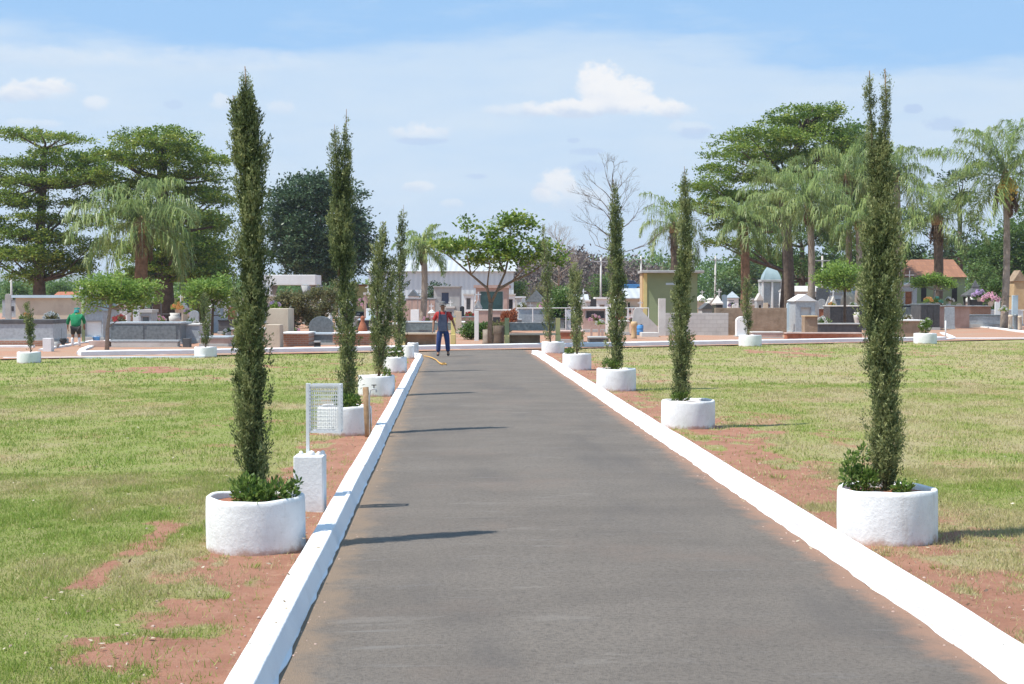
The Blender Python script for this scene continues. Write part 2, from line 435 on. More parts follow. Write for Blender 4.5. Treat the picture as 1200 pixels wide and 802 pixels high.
def lawn_mat():
    m, t, b = new_mat('lawn')
    a = t.nodes.new('ShaderNodeAttribute'); a.attribute_name = 'soil'
    n1 = tex(t, 'ShaderNodeTexNoise', .55, 6, .6, stretch=(1, .6, 1)); n2 = tex(t, 'ShaderNodeTexNoise', 9, 8, .75); n3 = tex(t, 'ShaderNodeTexNoise', 55, 6, .8)
    n4 = tex(t, 'ShaderNodeTexNoise', 2.2, 6, .65)
    ad_ = t.nodes.new('ShaderNodeAttribute'); ad_.attribute_name = 'dry'
    g = ramp(t, ad_.outputs['Fac'], [(0, (.22, .27, .06)), (.45, (.30, .30, .10)), (1, (.38, .315, .175))])
    g = tmix(t, tmr(t, n4.outputs['Fac'], .42, .62, 0, .35), g, (.38, .30, .18))
    g = tmix(t, tmr(t, n2.outputs['Fac'], .40, .62, 0, .5), g, (.27, .28, .095))
    g = tmix(t, tmr(t, n3.outputs['Fac'], .45, .7, 0, .7), g, (.25, .20, .12))
    s = tmix(t, tmr(t, n4.outputs['Fac'], .35, .65), (.38, .19, .125), (.31, .148, .096))
    s = tmix(t, tmr(t, n2.outputs['Fac'], .45, .7, 0, .6), s, (.42, .25, .17))
    s = tmix(t, tmr(t, n3.outputs['Fac'], .5, .75, 0, .4), s, (.20, .09, .055))
    ad = t.nodes.new('ShaderNodeMath'); ad.operation = 'ADD'
    sc_ = t.nodes.new('ShaderNodeMath'); sc_.operation = 'MULTIPLY_ADD'; t.links.new(n2.outputs['Fac'], sc_.inputs[0]); sc_.inputs[1].default_value = 1.5; sc_.inputs[2].default_value = -.75
    t.links.new(a.outputs['Fac'], ad.inputs[0]); t.links.new(sc_.outputs[0], ad.inputs[1])
    out = tmix(t, tmr(t, ad.outputs[0], .12, .78), g, s)
    t.links.new(out, b.inputs['Base Color']); b.inputs['Roughness'].default_value = .95; b.inputs['Specular IOR Level'].default_value = .15
    bump(t, b, n3.outputs['Fac'], .7, .03)
    return m
MT['lawn'] = lawn_mat()
def lawn_h(X, Y):
    return (fbm(X * 1.7, Y * 1.3, s=5, o=4) - .5) * .05 + (fbm(X * 8, Y * 7, s=6, o=2) - .5) * .012
def make_lawn(side):
    u = np.linspace(0, 1, 330) ** 2.0
    xs = (-1.13 - u * 55) if side < 0 else (3.08 + u * 70)
    if side < 0: xs = xs[::-1]
    v = np.linspace(0, 1, 620)
    X = np.broadcast_to(xs[None, :], (len(v), len(xs))).copy()
    top = yfar(X)
    Y = 3.0 * (np.maximum(top, 4) / 3.0) ** v[:, None]
    # the last row butts on the kerb line
    Z = lawn_h(X, Y) * sstep(0, .25, np.where(side < 0, -(X + 1.13), X - 3.08)) + .012
    o = grid_mesh('lawn', X, Y, Z, 'lawn', {'soil': soil_mask(X, Y), 'dry': dry_f(X, Y)})
    return o
make_lawn(-1); make_lawn(1)

# base ground to the horizon and the red earth of the burial ground
def ground_mat():
    m, t, b = new_mat('ground')
    n1 = tex(t, 'ShaderNodeTexNoise', .02, 6, .6); n2 = tex(t, 'ShaderNodeTexNoise', .6, 6, .7)
    g = tmix(t, tmr(t, n1.outputs['Fac'], .4, .6), (.13, .15, .06), (.30, .22, .13))
    g = tmix(t, tmr(t, n2.outputs['Fac'], .4, .7, 0, .6), g, (.22, .2, .1))
    t.links.new(g, b.inputs['Base Color']); b.inputs['Roughness'].default_value = .95
    return m
MT['ground'] = ground_mat()
def earth_mat():
    m, t, b = new_mat('red_earth')
    n1 = tex(t, 'ShaderNodeTexNoise', .35, 7, .65); n2 = tex(t, 'ShaderNodeTexNoise', 6, 7, .7)
    g = tmix(t, tmr(t, n1.outputs['Fac'], .38, .62), (.40, .205, .125), (.37, .235, .155))
    g = tmix(t, tmr(t, n2.outputs['Fac'], .45, .7, 0, .6), g, (.34, .17, .115))
    t.links.new(g, b.inputs['Base Color']); b.inputs['Roughness'].default_value = .95
    bump(t, b, n2.outputs['Fac'], .6, .06)
    return m
MT['red_earth'] = earth_mat()
g = MB(); g.v = [Vector(p) for p in ((-6000, -300, -.02), (6000, -300, -.02), (6000, 9000, -.02), (-6000, 9000, -.02))]; g.f = [(0, 1, 2, 3)]
struct(g.build('ground', 'ground'))
u = np.linspace(-110, 150, 200); v = np.linspace(0, 1, 120) ** 1.5
X = np.broadcast_to(u[None, :], (len(v), len(u))).copy(); Y = yfar(X) + .02 + v[:, None] * 150
Z = .05 + (fbm(X * .5, Y * .5, s=31) - .5) * .08 * sstep(0, .1, v[:, None] + 0 * X)
grid_mesh('burial_ground', X, Y, Z, 'red_earth')

# road
def asphalt():
    m, t, b = new_mat('asphalt')
    tcn = t.nodes.new('ShaderNodeTexCoord'); sp = t.nodes.new('ShaderNodeSeparateXYZ'); t.links.new(tcn.outputs['Object'], sp.inputs[0])
    n1 = tex(t, 'ShaderNodeTexNoise', .9, 6, .6, stretch=(.55, 1, 1)); n2 = tex(t, 'ShaderNodeTexNoise', 3.2, 7, .65, stretch=(.4, 1.3, 1)); n3 = tex(t, 'ShaderNodeTexNoise', 34, 6, .9)
    v = tex(t, 'ShaderNodeTexVoronoi', 130); n5 = tex(t, 'ShaderNodeTexNoise', 24, 6, .75)
    c = tmix(t, tmr(t, n1.outputs['Fac'], .35, .65), (.172, .147, .122), (.208, .178, .147))
    c = tmix(t, tmr(t, n2.outputs['Fac'], .60, .68, 0, .45), c, (.22, .20, .18))        # pale worn streaks
    c = tmix(t, tmr(t, n5.outputs['Fac'], .42, .66, 0, .45), c, (.122, .104, .088))
    c = tmix(t, tmr(t, n3.outputs['Fac'], .48, .60, 0, .5), c, (.055, .050, .046))
    c = tmix(t, tmr(t, v.outputs['Distance'], .26, .10, 0, .5), c, (.26, .24, .22))     # stones of the mix
    # broad darker wheel bands, transverse roller marks, hairline cracks, red dust carried in
    n6 = tex(t, 'ShaderNodeTexNoise', .35, 5, .6, stretch=(2.2, .5, 1)); c = tmix(t, tmr(t, n6.outputs['Fac'], .5, .68, 0, .5), c, (.108, .097, .089))
    n7 = tex(t, 'ShaderNodeTexNoise', 1.6, 7, .7, stretch=(.35, 2.2, 1)); c = tmix(t, tmr(t, n7.outputs['Fac'], .58, .70, 0, .5), c, (.10, .09, .083))
    n8 = tex(t, 'ShaderNodeTexNoise', .5, 6, .65); c = tmix(t, tmr(t, n8.outputs['Fac'], .52, .72, 0, .45), c, (.22, .165, .13))
    wn = tex(t, 'ShaderNodeTexNoise', 2.5, 4, .6); vx = t.nodes.new('ShaderNodeTexVoronoi'); vx.feature = 'DISTANCE_TO_EDGE'; vx.inputs['Scale'].default_value = .55
    mpv = t.nodes.new('ShaderNodeMix'); mpv.data_type = 'VECTOR'; mpv.inputs[0].default_value = .12; t.links.new(tcn.outputs['Object'], mpv.inputs[4]); t.links.new(wn.outputs['Color'], mpv.inputs[5]); t.links.new(mpv.outputs[1], vx.inputs['Vector'])
    n9 = tex(t, 'ShaderNodeTexNoise', .3, 2, .5); ck = tmr(t, vx.outputs['Distance'], .009, .003, 0, 1); cm = t.nodes.new('ShaderNodeMath'); cm.operation = 'MULTIPLY'; t.links.new(ck, cm.inputs[0]); t.links.new(tmr(t, n9.outputs['Fac'], .6, .66, 0, .3), cm.inputs[1])
    c = tmix(t, cm.outputs[0], c, (.10, .09, .085))
    ns = tex(t, 'ShaderNodeTexNoise', 1.0, 6, .6, stretch=(.9, 9, 1)); nq = tex(t, 'ShaderNodeTexNoise', .8, 3, .5); sm = t.nodes.new('ShaderNodeMath'); sm.operation = 'MULTIPLY'; t.links.new(tmr(t, ns.outputs['Fac'], .60, .68, 0, .8), sm.inputs[0]); t.links.new(tmr(t, nq.outputs['Fac'], .48, .58, 0, 1), sm.inputs[1])
    c = tmix(t, sm.outputs[0], c, (.215, .195, .172))
    for sc_v, hi, cc, am in ((55, .19, (.04, .037, .035), 1.0), (80, .14, (.40, .37, .33), .75)):     # coarse dark and pale stones of the worn mix
        vv_ = tex(t, 'ShaderNodeTexVoronoi', sc_v); sx_ = t.nodes.new('ShaderNodeSeparateColor'); t.links.new(vv_.outputs['Color'], sx_.inputs[0])
        mm_ = t.nodes.new('ShaderNodeMath'); mm_.operation = 'MULTIPLY'; t.links.new(tmr(t, sx_.outputs[0], hi + .03, hi, 0, am), mm_.inputs[0]); t.links.new(tmr(t, vv_.outputs['Distance'], .55, .35, 0, 1), mm_.inputs[1])
        c = tmix(t, mm_.outputs[0], c, cc)
    npx = tex(t, 'ShaderNodeTexNoise', 1.15, 7, .68, stretch=(.55, 1.5, 1)); c = tmix(t, tmr(t, npx.outputs['Fac'], .60, .65, 0, .38), c, (.26, .232, .20))
    n4 = tex(t, 'ShaderNodeTexNoise', 2.4, 8, .7)
    def edge(src_sign, at0, w):
        a = t.nodes.new('ShaderNodeMath'); a.operation = 'MULTIPLY_ADD'; t.links.new(sp.outputs[0], a.inputs[0]); a.inputs[1].default_value = src_sign; a.inputs[2].default_value = -src_sign * at0
        b_ = t.nodes.new('ShaderNodeMath'); b_.operation = 'MULTIPLY_ADD'; t.links.new(n4.outputs['Fac'], b_.inputs[0]); b_.inputs[1].default_value = w * 2.6; t.links.new(a.outputs[0], b_.inputs[2])
        return tmr(t, b_.outputs[0], w * 2.5, w * 1.5)
    c = tmix(t, edge(1, -.94, .28), c, (.25, .185, .13))
    c = tmix(t, edge(-1, 2.89, .25), c, (.30, .185, .13))
    t.links.new(c, b.inputs['Base Color']); b.inputs['Roughness'].default_value = .88; b.inputs['Specular IOR Level'].default_value = .3
    b1 = t.nodes.new('ShaderNodeBump'); b1.inputs['Strength'].default_value = .6; b1.inputs['Distance'].default_value = .010
    t.links.new(v.outputs['Distance'], b1.inputs['Height'])
    b2 = t.nodes.new('ShaderNodeBump'); b2.inputs['Strength'].default_value = .5; b2.inputs['Distance'].default_value = .02
    t.links.new(n5.outputs['Fac'], b2.inputs['Height']); t.links.new(b1.outputs[0], b2.inputs['Normal'])
    t.links.new(b2.outputs[0], b.inputs['Normal'])
    return m
MT['asphalt'] = asphalt()
xs = np.linspace(-.96, 2.92, 60); vv = np.linspace(0, 1, 300)
X = np.broadcast_to(xs[None, :], (300, 60)).copy(); Y = 2.0 * (yfar(X) / 2.0) ** vv[:, None]
fl = sstep(49.0, 54.5, Y); X = X + fl * np.where(xs[None, :] > 2.8, .9, 0) - fl * np.where(xs[None, :] < -.9, .9, 0)
Z = .010 + .03 * (1 - ((xs[None, :] - .97) / 1.95) ** 2) + (fbm(X * 1.2, Y * .8, s=50) - .5) * .012
grid_mesh('road', X, Y, Z, 'asphalt')

def kerb(pts, w, h, name='kerb', wob=.006, mat='kerb_white', seed=1, z0=-.02, bat=0.0):
    """a hand-cast kerb swept along pts: rounded top, slightly wandering"""
    r_ = random.Random(seed)
    P = []
    for a, b in zip(pts[:-1], pts[1:]):
        a, b = Vector(a), Vector(b); n = max(2, int((b - a).length / .22))
        P += [a.lerp(b, i / n) for i in range(n)]
    P.append(Vector(pts[-1])); P = [Vector((p.x, p.y, 0)) for p in P]
    prof = [(-.60, .0), (-.60, .24), (-.52, .28), (-.50, .34), (-.49, .86), (-.475, .95), (-.43, 1.0), (.43 - bat, 1.0), (.475 - bat, .95), (.49 - bat, .88), (.50, .34), (.52, .28), (.60, .24), (.60, .0)]
    m = MB(); np_ = len(prof); off = 0; ho = 0; wo = 0
    for i, p in enumerate(P):
        d = (P[min(i+1, len(P)-1)] - P[max(0, i-1)]).normalized(); s = Vector((d.y, -d.x, 0))
        if i % 9 == 0: off_t = (r_.random() - .5) * wob * 2.2; ho_t = (r_.random() - .5) * .012; wo_t = (r_.random() - .5) * .012
        off += (off_t - off) * .4; ho += (ho_t - ho) * .4; wo += (wo_t - wo) * .4
        for (a, z) in prof:
            if abs(a) > .55: a *= .9 + .22 * r_.random() ** 2
            m.v.append(p + s * ((w + wo) * a + off + (r_.random() - .5) * wob * .5) + Vector((0, 0, z0 + (h + ho - z0) * z + (r_.random() - .5) * wob * .35)))
    for i in range(len(P) - 1):
        for k in range(np_ - 1):
            a = i * np_ + k; m.f.append((a, a + np_, a + np_ + 1, a + 1))
    m.f.append(tuple(range(np_))); e = (len(P)-1) * np_; m.f.append(tuple(e + k for k in reversed(range(np_))))
    o = m.build(name, mat)
    for i, p_ in enumerate(o.data.polygons):
        if i % (np_ - 1) in (4, 5, 7, 8): p_.use_smooth = True
    return struct(o)
kl = [(-1.01, y) for y in (2.5, 48.0)] + [(-1.10, 49.0), (-1.35, 49.8)]
kr = [(2.99, y) for y in (2.5, 50.0)] + [(2.96, 51.2), (2.90, 52.0)]
kerb([(a, b, 0) for a, b in kl], .19, .150, seed=3, bat=.16)
kerb([(a, b, 0) for a, b in kr], .21, .135, seed=5)
# far kerb in front of the graves, running slightly askew to the drive
def fl_pt(px, py_off=0):                     # point on the far line at photo column px
    py = 421 - (px - 100) * .020
    return ground(px, py + py_off)
a_, b_ = fl_pt(93, -2.5), fl_pt(1104, -1)
kerb([(a_.x, a_.y, 0), (b_.x, b_.y, 0)], .55, .20, seed=8, wob=.02)
a2, b2 = ground(4, 421.5), ground(240, 420)
kerb([(a2.x, a2.y, 0), (b2.x, b2.y, 0)], .12, .075, seed=9)
# two kerbed paths among the graves, left and right
def poly(*pp): return [tuple(ground(x, y)) for x, y in pp]
kerb(poly((94, 417), (97, 412.5), (128, 401)), .25, .12, seed=10)
kerb(poly((48, 413), (86, 406), (125, 399)), .2, .12, seed=11)
kerb(poly((0, 408.5), (40, 408.5)), .25, .12, seed=12)
kerb(poly((1104, 400), (1117, 398.5), (1210, 398.5)), .25, .10, seed=13)
kerb(poly((1092, 382), (1120, 382.5), (1160, 385.5), (1190, 389.5), (1240, 396)), .5, .12, seed=14)
kerb(poly((1117, 398), (1104, 392)), .25, .12, seed=15)

# grass blades: beyond counting
gm = leaf_mat('grass_blades', (.22, .33, .045), (.34, .37, .10), (.50, .42, .22), trans=.3)
def blades(name, n, y0, y1, xl, xr, hgt, wid, seed):
    r_ = np.random.default_rng(seed)
    # even density over the ground, thinner far away
    Y = y0 + (y1 - y0) * r_.random(n * 3) ** 1.0
    X = xl + (xr - xl) * r_.random(n * 3)
    cx = X * math.cos(YAW) - Y * math.sin(YAW); dz = X * math.sin(YAW) + Y * math.cos(YAW)
    keep = (np.abs(cx / dz) < .52) & ((X < -1.16) | (X > 3.12)) & (Y < yfar(X) - .1) & ((X < -4.2) | (X > 4) | (Y > 6))
    s = soil_mask(X, Y)
    clump = fbm(X * 2.5, Y * 2.0, s=77, o=3)
    keep &= r_.random(len(X)) < np.clip((1 - s * .96) * (.55 + .45 * sstep(.25, .6, clump)) * 1.1 + .03, 0, 1) * sstep(.0, .1, np.where(X < 1, -(X + 1.14), X - 3.09))
    X, Y, clump = X[keep][:n], Y[keep][:n], clump[keep][:n]; k = len(X)
    P = np.stack([X, Y, .010 + lawn_h(X, Y)], 1)
    A = np.stack([r_.normal(0, .55, k), r_.normal(0, .55, k), np.ones(k)], 1)
    tone = np.clip(dry_f(X, Y) * .8 + r_.normal(0, .25, k) + .20, 0, 1)
    H = hgt * (.45 + .8 * r_.random(k)) * (.75 + .7 * sstep(.35, .65, clump))
    Wd = wid * (.6 + .8 * r_.random(k))
    A = unit(A); th = r_.random(k) * 6.283
    B = np.stack([np.cos(th), np.sin(th), 0 * th], 1)
    V = np.stack([P - B * Wd[:, None] / 2, P + B * Wd[:, None] / 2, P + A * H[:, None]], 1).reshape(-1, 3)
    o = raw_mesh(name, V, k, 3, gm, None, {'tone': np.repeat(tone, 3)}); o['kind'] = 'stuff'
    return o
blades('grass', 300000, 7, 17, -8, 9, .036, .0065, 1)
blades('grass', 200000, 16, 34, -14, 17, .042, .012, 2)
blades('grass', 60000, 33, 64, -24, 30, .055, .03, 3)
# weeds rooted in the bare soil beside the kerbs and round the planters
r_ = np.random.default_rng(33); Pw, Aw, Lw, Tw = [], [], [], []
spots = [(x, y) for x, y in zip(np.where(r_.random(170) < .5, -1.2 - r_.random(170) * 1.5, 3.2 + r_.random(170) * 1.6), 7.5 * (34 / 7.5) ** r_.random(170))]
for cx, cy, cr in ((-1.95, 11.75, .42), (3.55, 12.1, .44), (-2.2, 21.5, .42), (3.2, 22.5, .42)):
    spots += [(cx + math.cos(a) * cr, cy + math.sin(a) * cr) for a in r_.random(9) * 6.28]
for x, y in spots:
    if -1.16 < x < 3.12: continue
    k = int(r_.integers(14, 60)); s = .012 + .035 * r_.random() ** 2; th = r_.random(k) * 6.28; rr = np.sqrt(r_.random(k)) * s * 1.6
    Pw.append(np.stack([x + np.cos(th) * rr, y + np.sin(th) * rr, np.full(k, .010 + float(lawn_h(np.array(x), np.array(y))))], 1))
    Aw.append(np.stack([np.cos(th) * .8, np.sin(th) * .8, .6 + 1.3 * r_.random(k)], 1)); Lw.append(s * (.6 + r_.random(k))); Tw.append(np.clip(r_.normal(.25 + .3 * r_.random(), .15, k), 0, 1))
Lw = np.concatenate(Lw); o = kites('weeds', np.concatenate(Pw), np.concatenate(Aw), Lw, Lw * .12, np.concatenate(Tw), gm); o['kind'] = 'stuff'
# dry leaves and straw blown over lawn and road edge
k = 1500; Y = 7.5 * (36 / 7.5) ** r_.random(k); X = np.where(r_.random(k) < .5, -.95 - r_.random(k) ** 1.3 * 4.5, 2.8 + r_.random(k) ** 1.3 * 5)
P = np.stack([X, Y, np.where((X > -1.16) & (X < 3.12), .175, .03 + lawn_h(X, Y))], 1); P[(X > -.94) & (X < 2.89), 2] = .03
A = r_.normal(size=(k, 3)) * np.array([1, 1, .15]); B = r_.normal(size=(k, 3)) * np.array([1, 1, .3])
o = kites('leaf_litter', P, A, .018 + .035 * r_.random(k), .008 + .014 * r_.random(k), r_.random(k), leaf_mat('leaf_litter', (.20, .12, .07), (.38, .28, .17), (.62, .55, .42), .1), side=B); o['kind'] = 'stuff'
# fallen straw and grit on the soil, scattered small stones at the road edge
m = MB(); r_ = random.Random(5)
for i in range(420):
    y = 7.5 * (45 / 7.5) ** r_.random(); side = r_.random() < .5
    x = (-1.15 - r_.random() ** 1.5 * 1.6) if side else (3.12 + r_.random() ** 1.3 * 1.8)
    s = .006 + .012 * r_.random() ** 2
    m.lathe([(0.0001, -s * .4), (s, 0), (s * .7, s * .5), (.0001, s * .7)], 5, (x, y, .012 + float(lawn_h(np.array(x), np.array(y)))), wob=.5, seed=i)
o = m.build('gravel', 'pinkstone'); o['kind'] = 'stuff'
m = MB()
for i in range(260):
    y = 7.5 * (40 / 7.5) ** r_.random(); x = -.92 + abs(r_.gauss(0, .12)) if r_.random() < .5 else 2.87 - abs(r_.gauss(0, .15))
    s = .004 + .007 * r_.random() ** 2
    m.lathe([(0.0001, -s * .4), (s, 0), (s * .7, s * .5), (.0001, s * .7)], 5, (x, y, .014), wob=.5, seed=i)
o = m.build('gravel', 'pinkstone'); o['kind'] = 'stuff'
# ================================================================ PLANTERS, CYPRESSES, SHRUBS
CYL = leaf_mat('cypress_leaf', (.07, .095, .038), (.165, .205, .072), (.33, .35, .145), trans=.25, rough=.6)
SHL = leaf_mat('shrub_leaf', (.05, .11, .02), (.15, .24, .05), (.30, .38, .10), trans=.3, rough=.35)
def planter_mat():
    m, t, b = new_mat('planter_white'); tcn = t.nodes.new('ShaderNodeTexCoord'); sp_ = t.nodes.new('ShaderNodeSeparateXYZ'); t.links.new(tcn.outputs['Object'], sp_.inputs[0])
    oi = t.nodes.new('ShaderNodeObjectInfo'); mp = t.nodes.new('ShaderNodeVectorMath'); mp.operation = 'ADD'; t.links.new(tcn.outputs['Object'], mp.inputs[0])
    sc_ = t.nodes.new('ShaderNodeMath'); sc_.operation = 'MULTIPLY'; sc_.inputs[1].default_value = 37; t.links.new(oi.outputs['Random'], sc_.inputs[0]); t.links.new(sc_.outputs[0], mp.inputs[1])
    def nz(s, d, r, st=None):
        n = t.nodes.new('ShaderNodeTexNoise'); n.inputs['Scale'].default_value = s; n.inputs['Detail'].default_value = d; n.inputs['Roughness'].default_value = r
        if st: q = t.nodes.new('ShaderNodeMapping'); q.inputs['Scale'].default_value = st; t.links.new(mp.outputs[0], q.inputs[0]); t.links.new(q.outputs[0], n.inputs[0])
        else: t.links.new(mp.outputs[0], n.inputs[0])
        return n.outputs['Fac']
    a, bb, c_ = nz(5, 7, .7), nz(28, 6, .7), nz(9, 5, .65, (1, 1, .12))
    o = tmix(t, tmr(t, a, .4, .7), (.80, .795, .78), (.70, .69, .67))
    o = tmix(t, tmr(t, c_, .56, .74, 0, .4), o, (.50, .44, .38))
    o = tmix(t, tmr(t, bb, .60, .70, 0, .35), o, (.45, .41, .36))
    h = t.nodes.new('ShaderNodeMath'); h.operation = 'MULTIPLY_ADD'; t.links.new(a, h.inputs[0]); h.inputs[1].default_value = -.22; t.links.new(sp_.outputs[2], h.inputs[2])
    o = tmix(t, tmr(t, h.outputs[0], -.03, -.10, 0, .75), o, (.42, .22, .14))
    t.links.new(o, b.inputs['Base Color']); b.inputs['Roughness'].default_value = .92; b.inputs['Specular IOR Level'].default_value = .2
    bump(t, b, bb, .55, .012); return m
MT['planter_white'] = planter_mat()
def planter(px, py_front, wpx, hpx, label, seed, group='white round planters'):
    df = D(py_front); rad = wpx / 2 * px_m(df + .38); h = hpx * px_m(df)
    c = at(px, py_front, df + rad); c.z = 0.0
    t = thing('round_planter', label, 'planter', c, random.Random(seed).random() * 6, group)
    m = MB(); w = .045 + .02 * random.Random(seed).random()
    prof = [(rad * .985, -.03), (rad * .995, .02), (rad, h * .5), (rad * .995, h * .9), (rad * .985, h - .012), (rad - .02, h), (rad - w * .7, h - .002), (rad - w, h - .015), (rad - w * 1.05, h * .6)]
    m.lathe(prof, 96, wob=.0); m.f = [f for f in m.f if len(f) == 4]
    rr = random.Random(seed + 9)
    ph = rr.random() * 6
    for v in m.v:                                  # hand-made: rim waves, sides dent
        a = math.atan2(v.y, v.x)
        rr_ = 1 + .010 * math.sin(2 * a + ph) + .005 * math.sin(5 * a + ph * 3) + .004 * math.sin(v.z * 40 + 3 * a + ph); v.x *= rr_; v.y *= rr_
        v.z += .006 * math.sin(2 * a + ph) + .003 * math.sin(7 * a + ph * 2) if v.z > h * .5 else 0
    m.build('planter_wall', 'planter_white', t, smooth=True)
    s = MB(); s.lathe([(rad - w, 0), (rad * .5, .012), (.001, .03)], 30, (0, 0, h - .05), wob=.0, seed=seed)
    s.f = [f for f in s.f if len(f) <= 4]; s.build('soil', 'soil', t, smooth=True)
    return c, h, rad
def cypress(base, px_base, d, prof, label, n, seed, tips=(), sp=(.085, .021), tone_shift=0., zbase=0.0, group='narrow cypress trees'):
    """prof: (px centre, py, half width px) from foot to top; tips: further leading shoots as the same lists"""
    t = thing('cypress_tree', label, 'cypress', base, 0, group)
    prof = [(a, b, c * .86 * (1 if i < len(prof) * .5 else 1 - .28 * (i - len(prof) * .5) / (len(prof) * .5))) for i, (a, b, c) in enumerate(prof)]
    r_ = np.random.default_rng(seed)
    allP, allA, allL, allT = [], [], [], []
    tr = MB()
    stems = [prof] + list(tips)
    areas = []
    sts = []
    for st in stems:
        z = np.array([at(x, y, d).z - base[2] for x, y, r in st]); x = np.array([(at(xx, y, d) - Vector((0, 0, 0))).x - base[0] for xx, y, r in st]); y_ = np.array([at(xx, y, d).y - base[1] for xx, y, r in st])
        rad = np.array([r for _, _, r in st]) * px_m(d); sts.append((z, x, y_ * 1.0, rad))
        areas.append(float((np.diff(z) * (rad[1:] + rad[:-1]) / 2).sum()))
    tot = sum(areas)
    for (z, x, y_, rad), ar in zip(sts, areas):
        k = int(n * ar / tot)
        # sprays: ragged tufts standing off the column at uneven distances, each of many fine scale-leaf twigs
        per = 24; kt = max(60, k // per)
        zz = z[0] + (z[-1] - z[0] - sp[0] * 1.3) * r_.random(kt * 6)
        rr = np.interp(zz, z, rad); keep = r_.random(len(zz)) < (rr / rad.max()) ** .8 * (.25 + .75 * sstep(z[-1], z[-1] - (z[-1] - z[0]) * .12, zz)); zz = zz[keep][:kt]; kt = len(zz)
        rr = np.interp(zz, z, rad); th = r_.random(kt) * 2 * math.pi
        lobes = fbm(np.cos(th) * 1.5 + 5, np.sin(th) * 1.5 + 5, zz * 3.0, s=seed, o=3)
        lob2 = vnoise(np.cos(th) * 3.2 + 9, np.sin(th) * 3.2 + 9, zz * 9, s=seed + 3)
        q = r_.random(kt) ** .5; lobes = sstep(.22, .72, lobes)
        zn = .78 + .4 * vnoise(zz * 5.5, zz * 0 + seed, s=seed + 7)
        rd = rr * (.30 + .82 * lobes) * (.68 + .5 * lob2) * q * zn
        out = r_.random(kt) < .05; rd = np.where(out, rr * 1.05, rd)
        C0 = np.stack([np.interp(zz, z, x) + np.cos(th) * rd, np.interp(zz, z, y_) + np.sin(th) * rd, zz], 1)
        TA = unit(np.stack([np.cos(th) * .30, np.sin(th) * .30, np.ones(kt)], 1) + r_.normal(0, .16, (kt, 3)))
        TL = sp[0] * 1.5 * (.8 + .9 * r_.random(kt)) * (.45 + .55 * np.clip(rr / max(q_[3].max() for q_ in sts) * 1.3, 0, 1))
        f = r_.random((kt, per)); idx = np.repeat(np.arange(kt), per); f = f.ravel()
        P = C0[idx] + TA[idx] * (f * TL[idx])[:, None] + r_.normal(0, 1, (kt * per, 3)) * (sp[0] * .30 * (1.25 - f))[:, None]
        A = TA[idx] * .9 + r_.normal(0, .42, (kt * per, 3))
        allP.append(P); allA.append(A); allL.append((TL[idx] / 2.0) * .60 * (.5 + .8 * r_.random(kt * per)))
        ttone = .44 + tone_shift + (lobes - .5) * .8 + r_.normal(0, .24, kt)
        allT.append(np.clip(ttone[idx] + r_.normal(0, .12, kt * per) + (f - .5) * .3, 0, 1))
        zt = np.linspace(z[0] - .05, z[-1], 14)
        tr.tube([(float(np.interp(q_, z, x)), float(np.interp(q_, z, y_)), float(q_)) for q_ in zt], [float(max(.004, .20 * rad.max() * (1 - .85 * i / 13))) for i in range(14)], 7)
    P = np.concatenate(allP); A = np.concatenate(allA); Ls = np.concatenate(allL); T = np.concatenate(allT)
    kites('foliage', P, A, Ls, Ls * .26 + sp[1] * .18, T, CYL, t)
    tr.build('trunk', 'cypress_wood', t, smooth=True)
    return t
def shrub(base, label, lobes, n, leaf, mat=SHL, seed=1, cat='shrub', group=None, flowers=None, name='shrub'):
    """lobes: (dx, dy, z, r, rz) in metres"""
    t = thing(name, label, cat, base, 0, group)
    r_ = np.random.default_rng(seed); P = []; A = []
    vol = [l[3] ** 2 for l in lobes]; st = MB()
    for l, v in zip(lobes, vol):
        k = int(n * v / sum(vol)); q = unit(r_.normal(size=(k, 3)))
        rr = r_.random(k) ** .4 * (.7 + .6 * vnoise(q[:, 0]*3 + l[0]*9, q[:, 1]*3, q[:, 2]*3, s=seed))
        P.append(np.array(l[:3]) + q * rr[:, None] * np.array([l[3], l[3], l[4]])); A.append(q + np.array([0, 0, .8]) + r_.normal(0, .5, (k, 3)))
        st.tube([(l[0]*.3, l[1]*.3, -.05), (l[0]*.7, l[1]*.7, l[2]*.6), (l[0], l[1], l[2] + l[4] * .5)], [leaf*.12, leaf*.09, leaf*.03], 5)
    P = np.concatenate(P); A = np.concatenate(A)
    P[:, 2] = np.maximum(P[:, 2], .0)
    kites('foliage', P, A, leaf * (.6 + .8 * r_.random(len(P))), leaf * .5, np.clip(r_.normal(.5, .27, len(P)), 0, 1), mat, t)
    st.build('stem', 'wood', t)
    if flowers:
        fm, cnt, fr = flowers
        for i in range(cnt):
            l = lobes[i % len(lobes)]; q = r_.normal(size=3); q[2] = abs(q[2]); q /= np.linalg.norm(q)
            f = MB(); c = (l[0] + q[0]*l[3]*.95, l[1] + q[1]*l[3]*.95 - .02, l[2] + q[2]*l[4])
            for a in range(6): f.box((c[0] + math.cos(a*1.047)*fr*.6, c[1] + math.sin(a*1.047)*fr*.6, c[2]), (fr*.9, fr*.6, fr*.25), rz=a*1.047, ry=-.5)
            f.ball(c, fr*.35, 5); f.build('flower', fm, t)
    return t

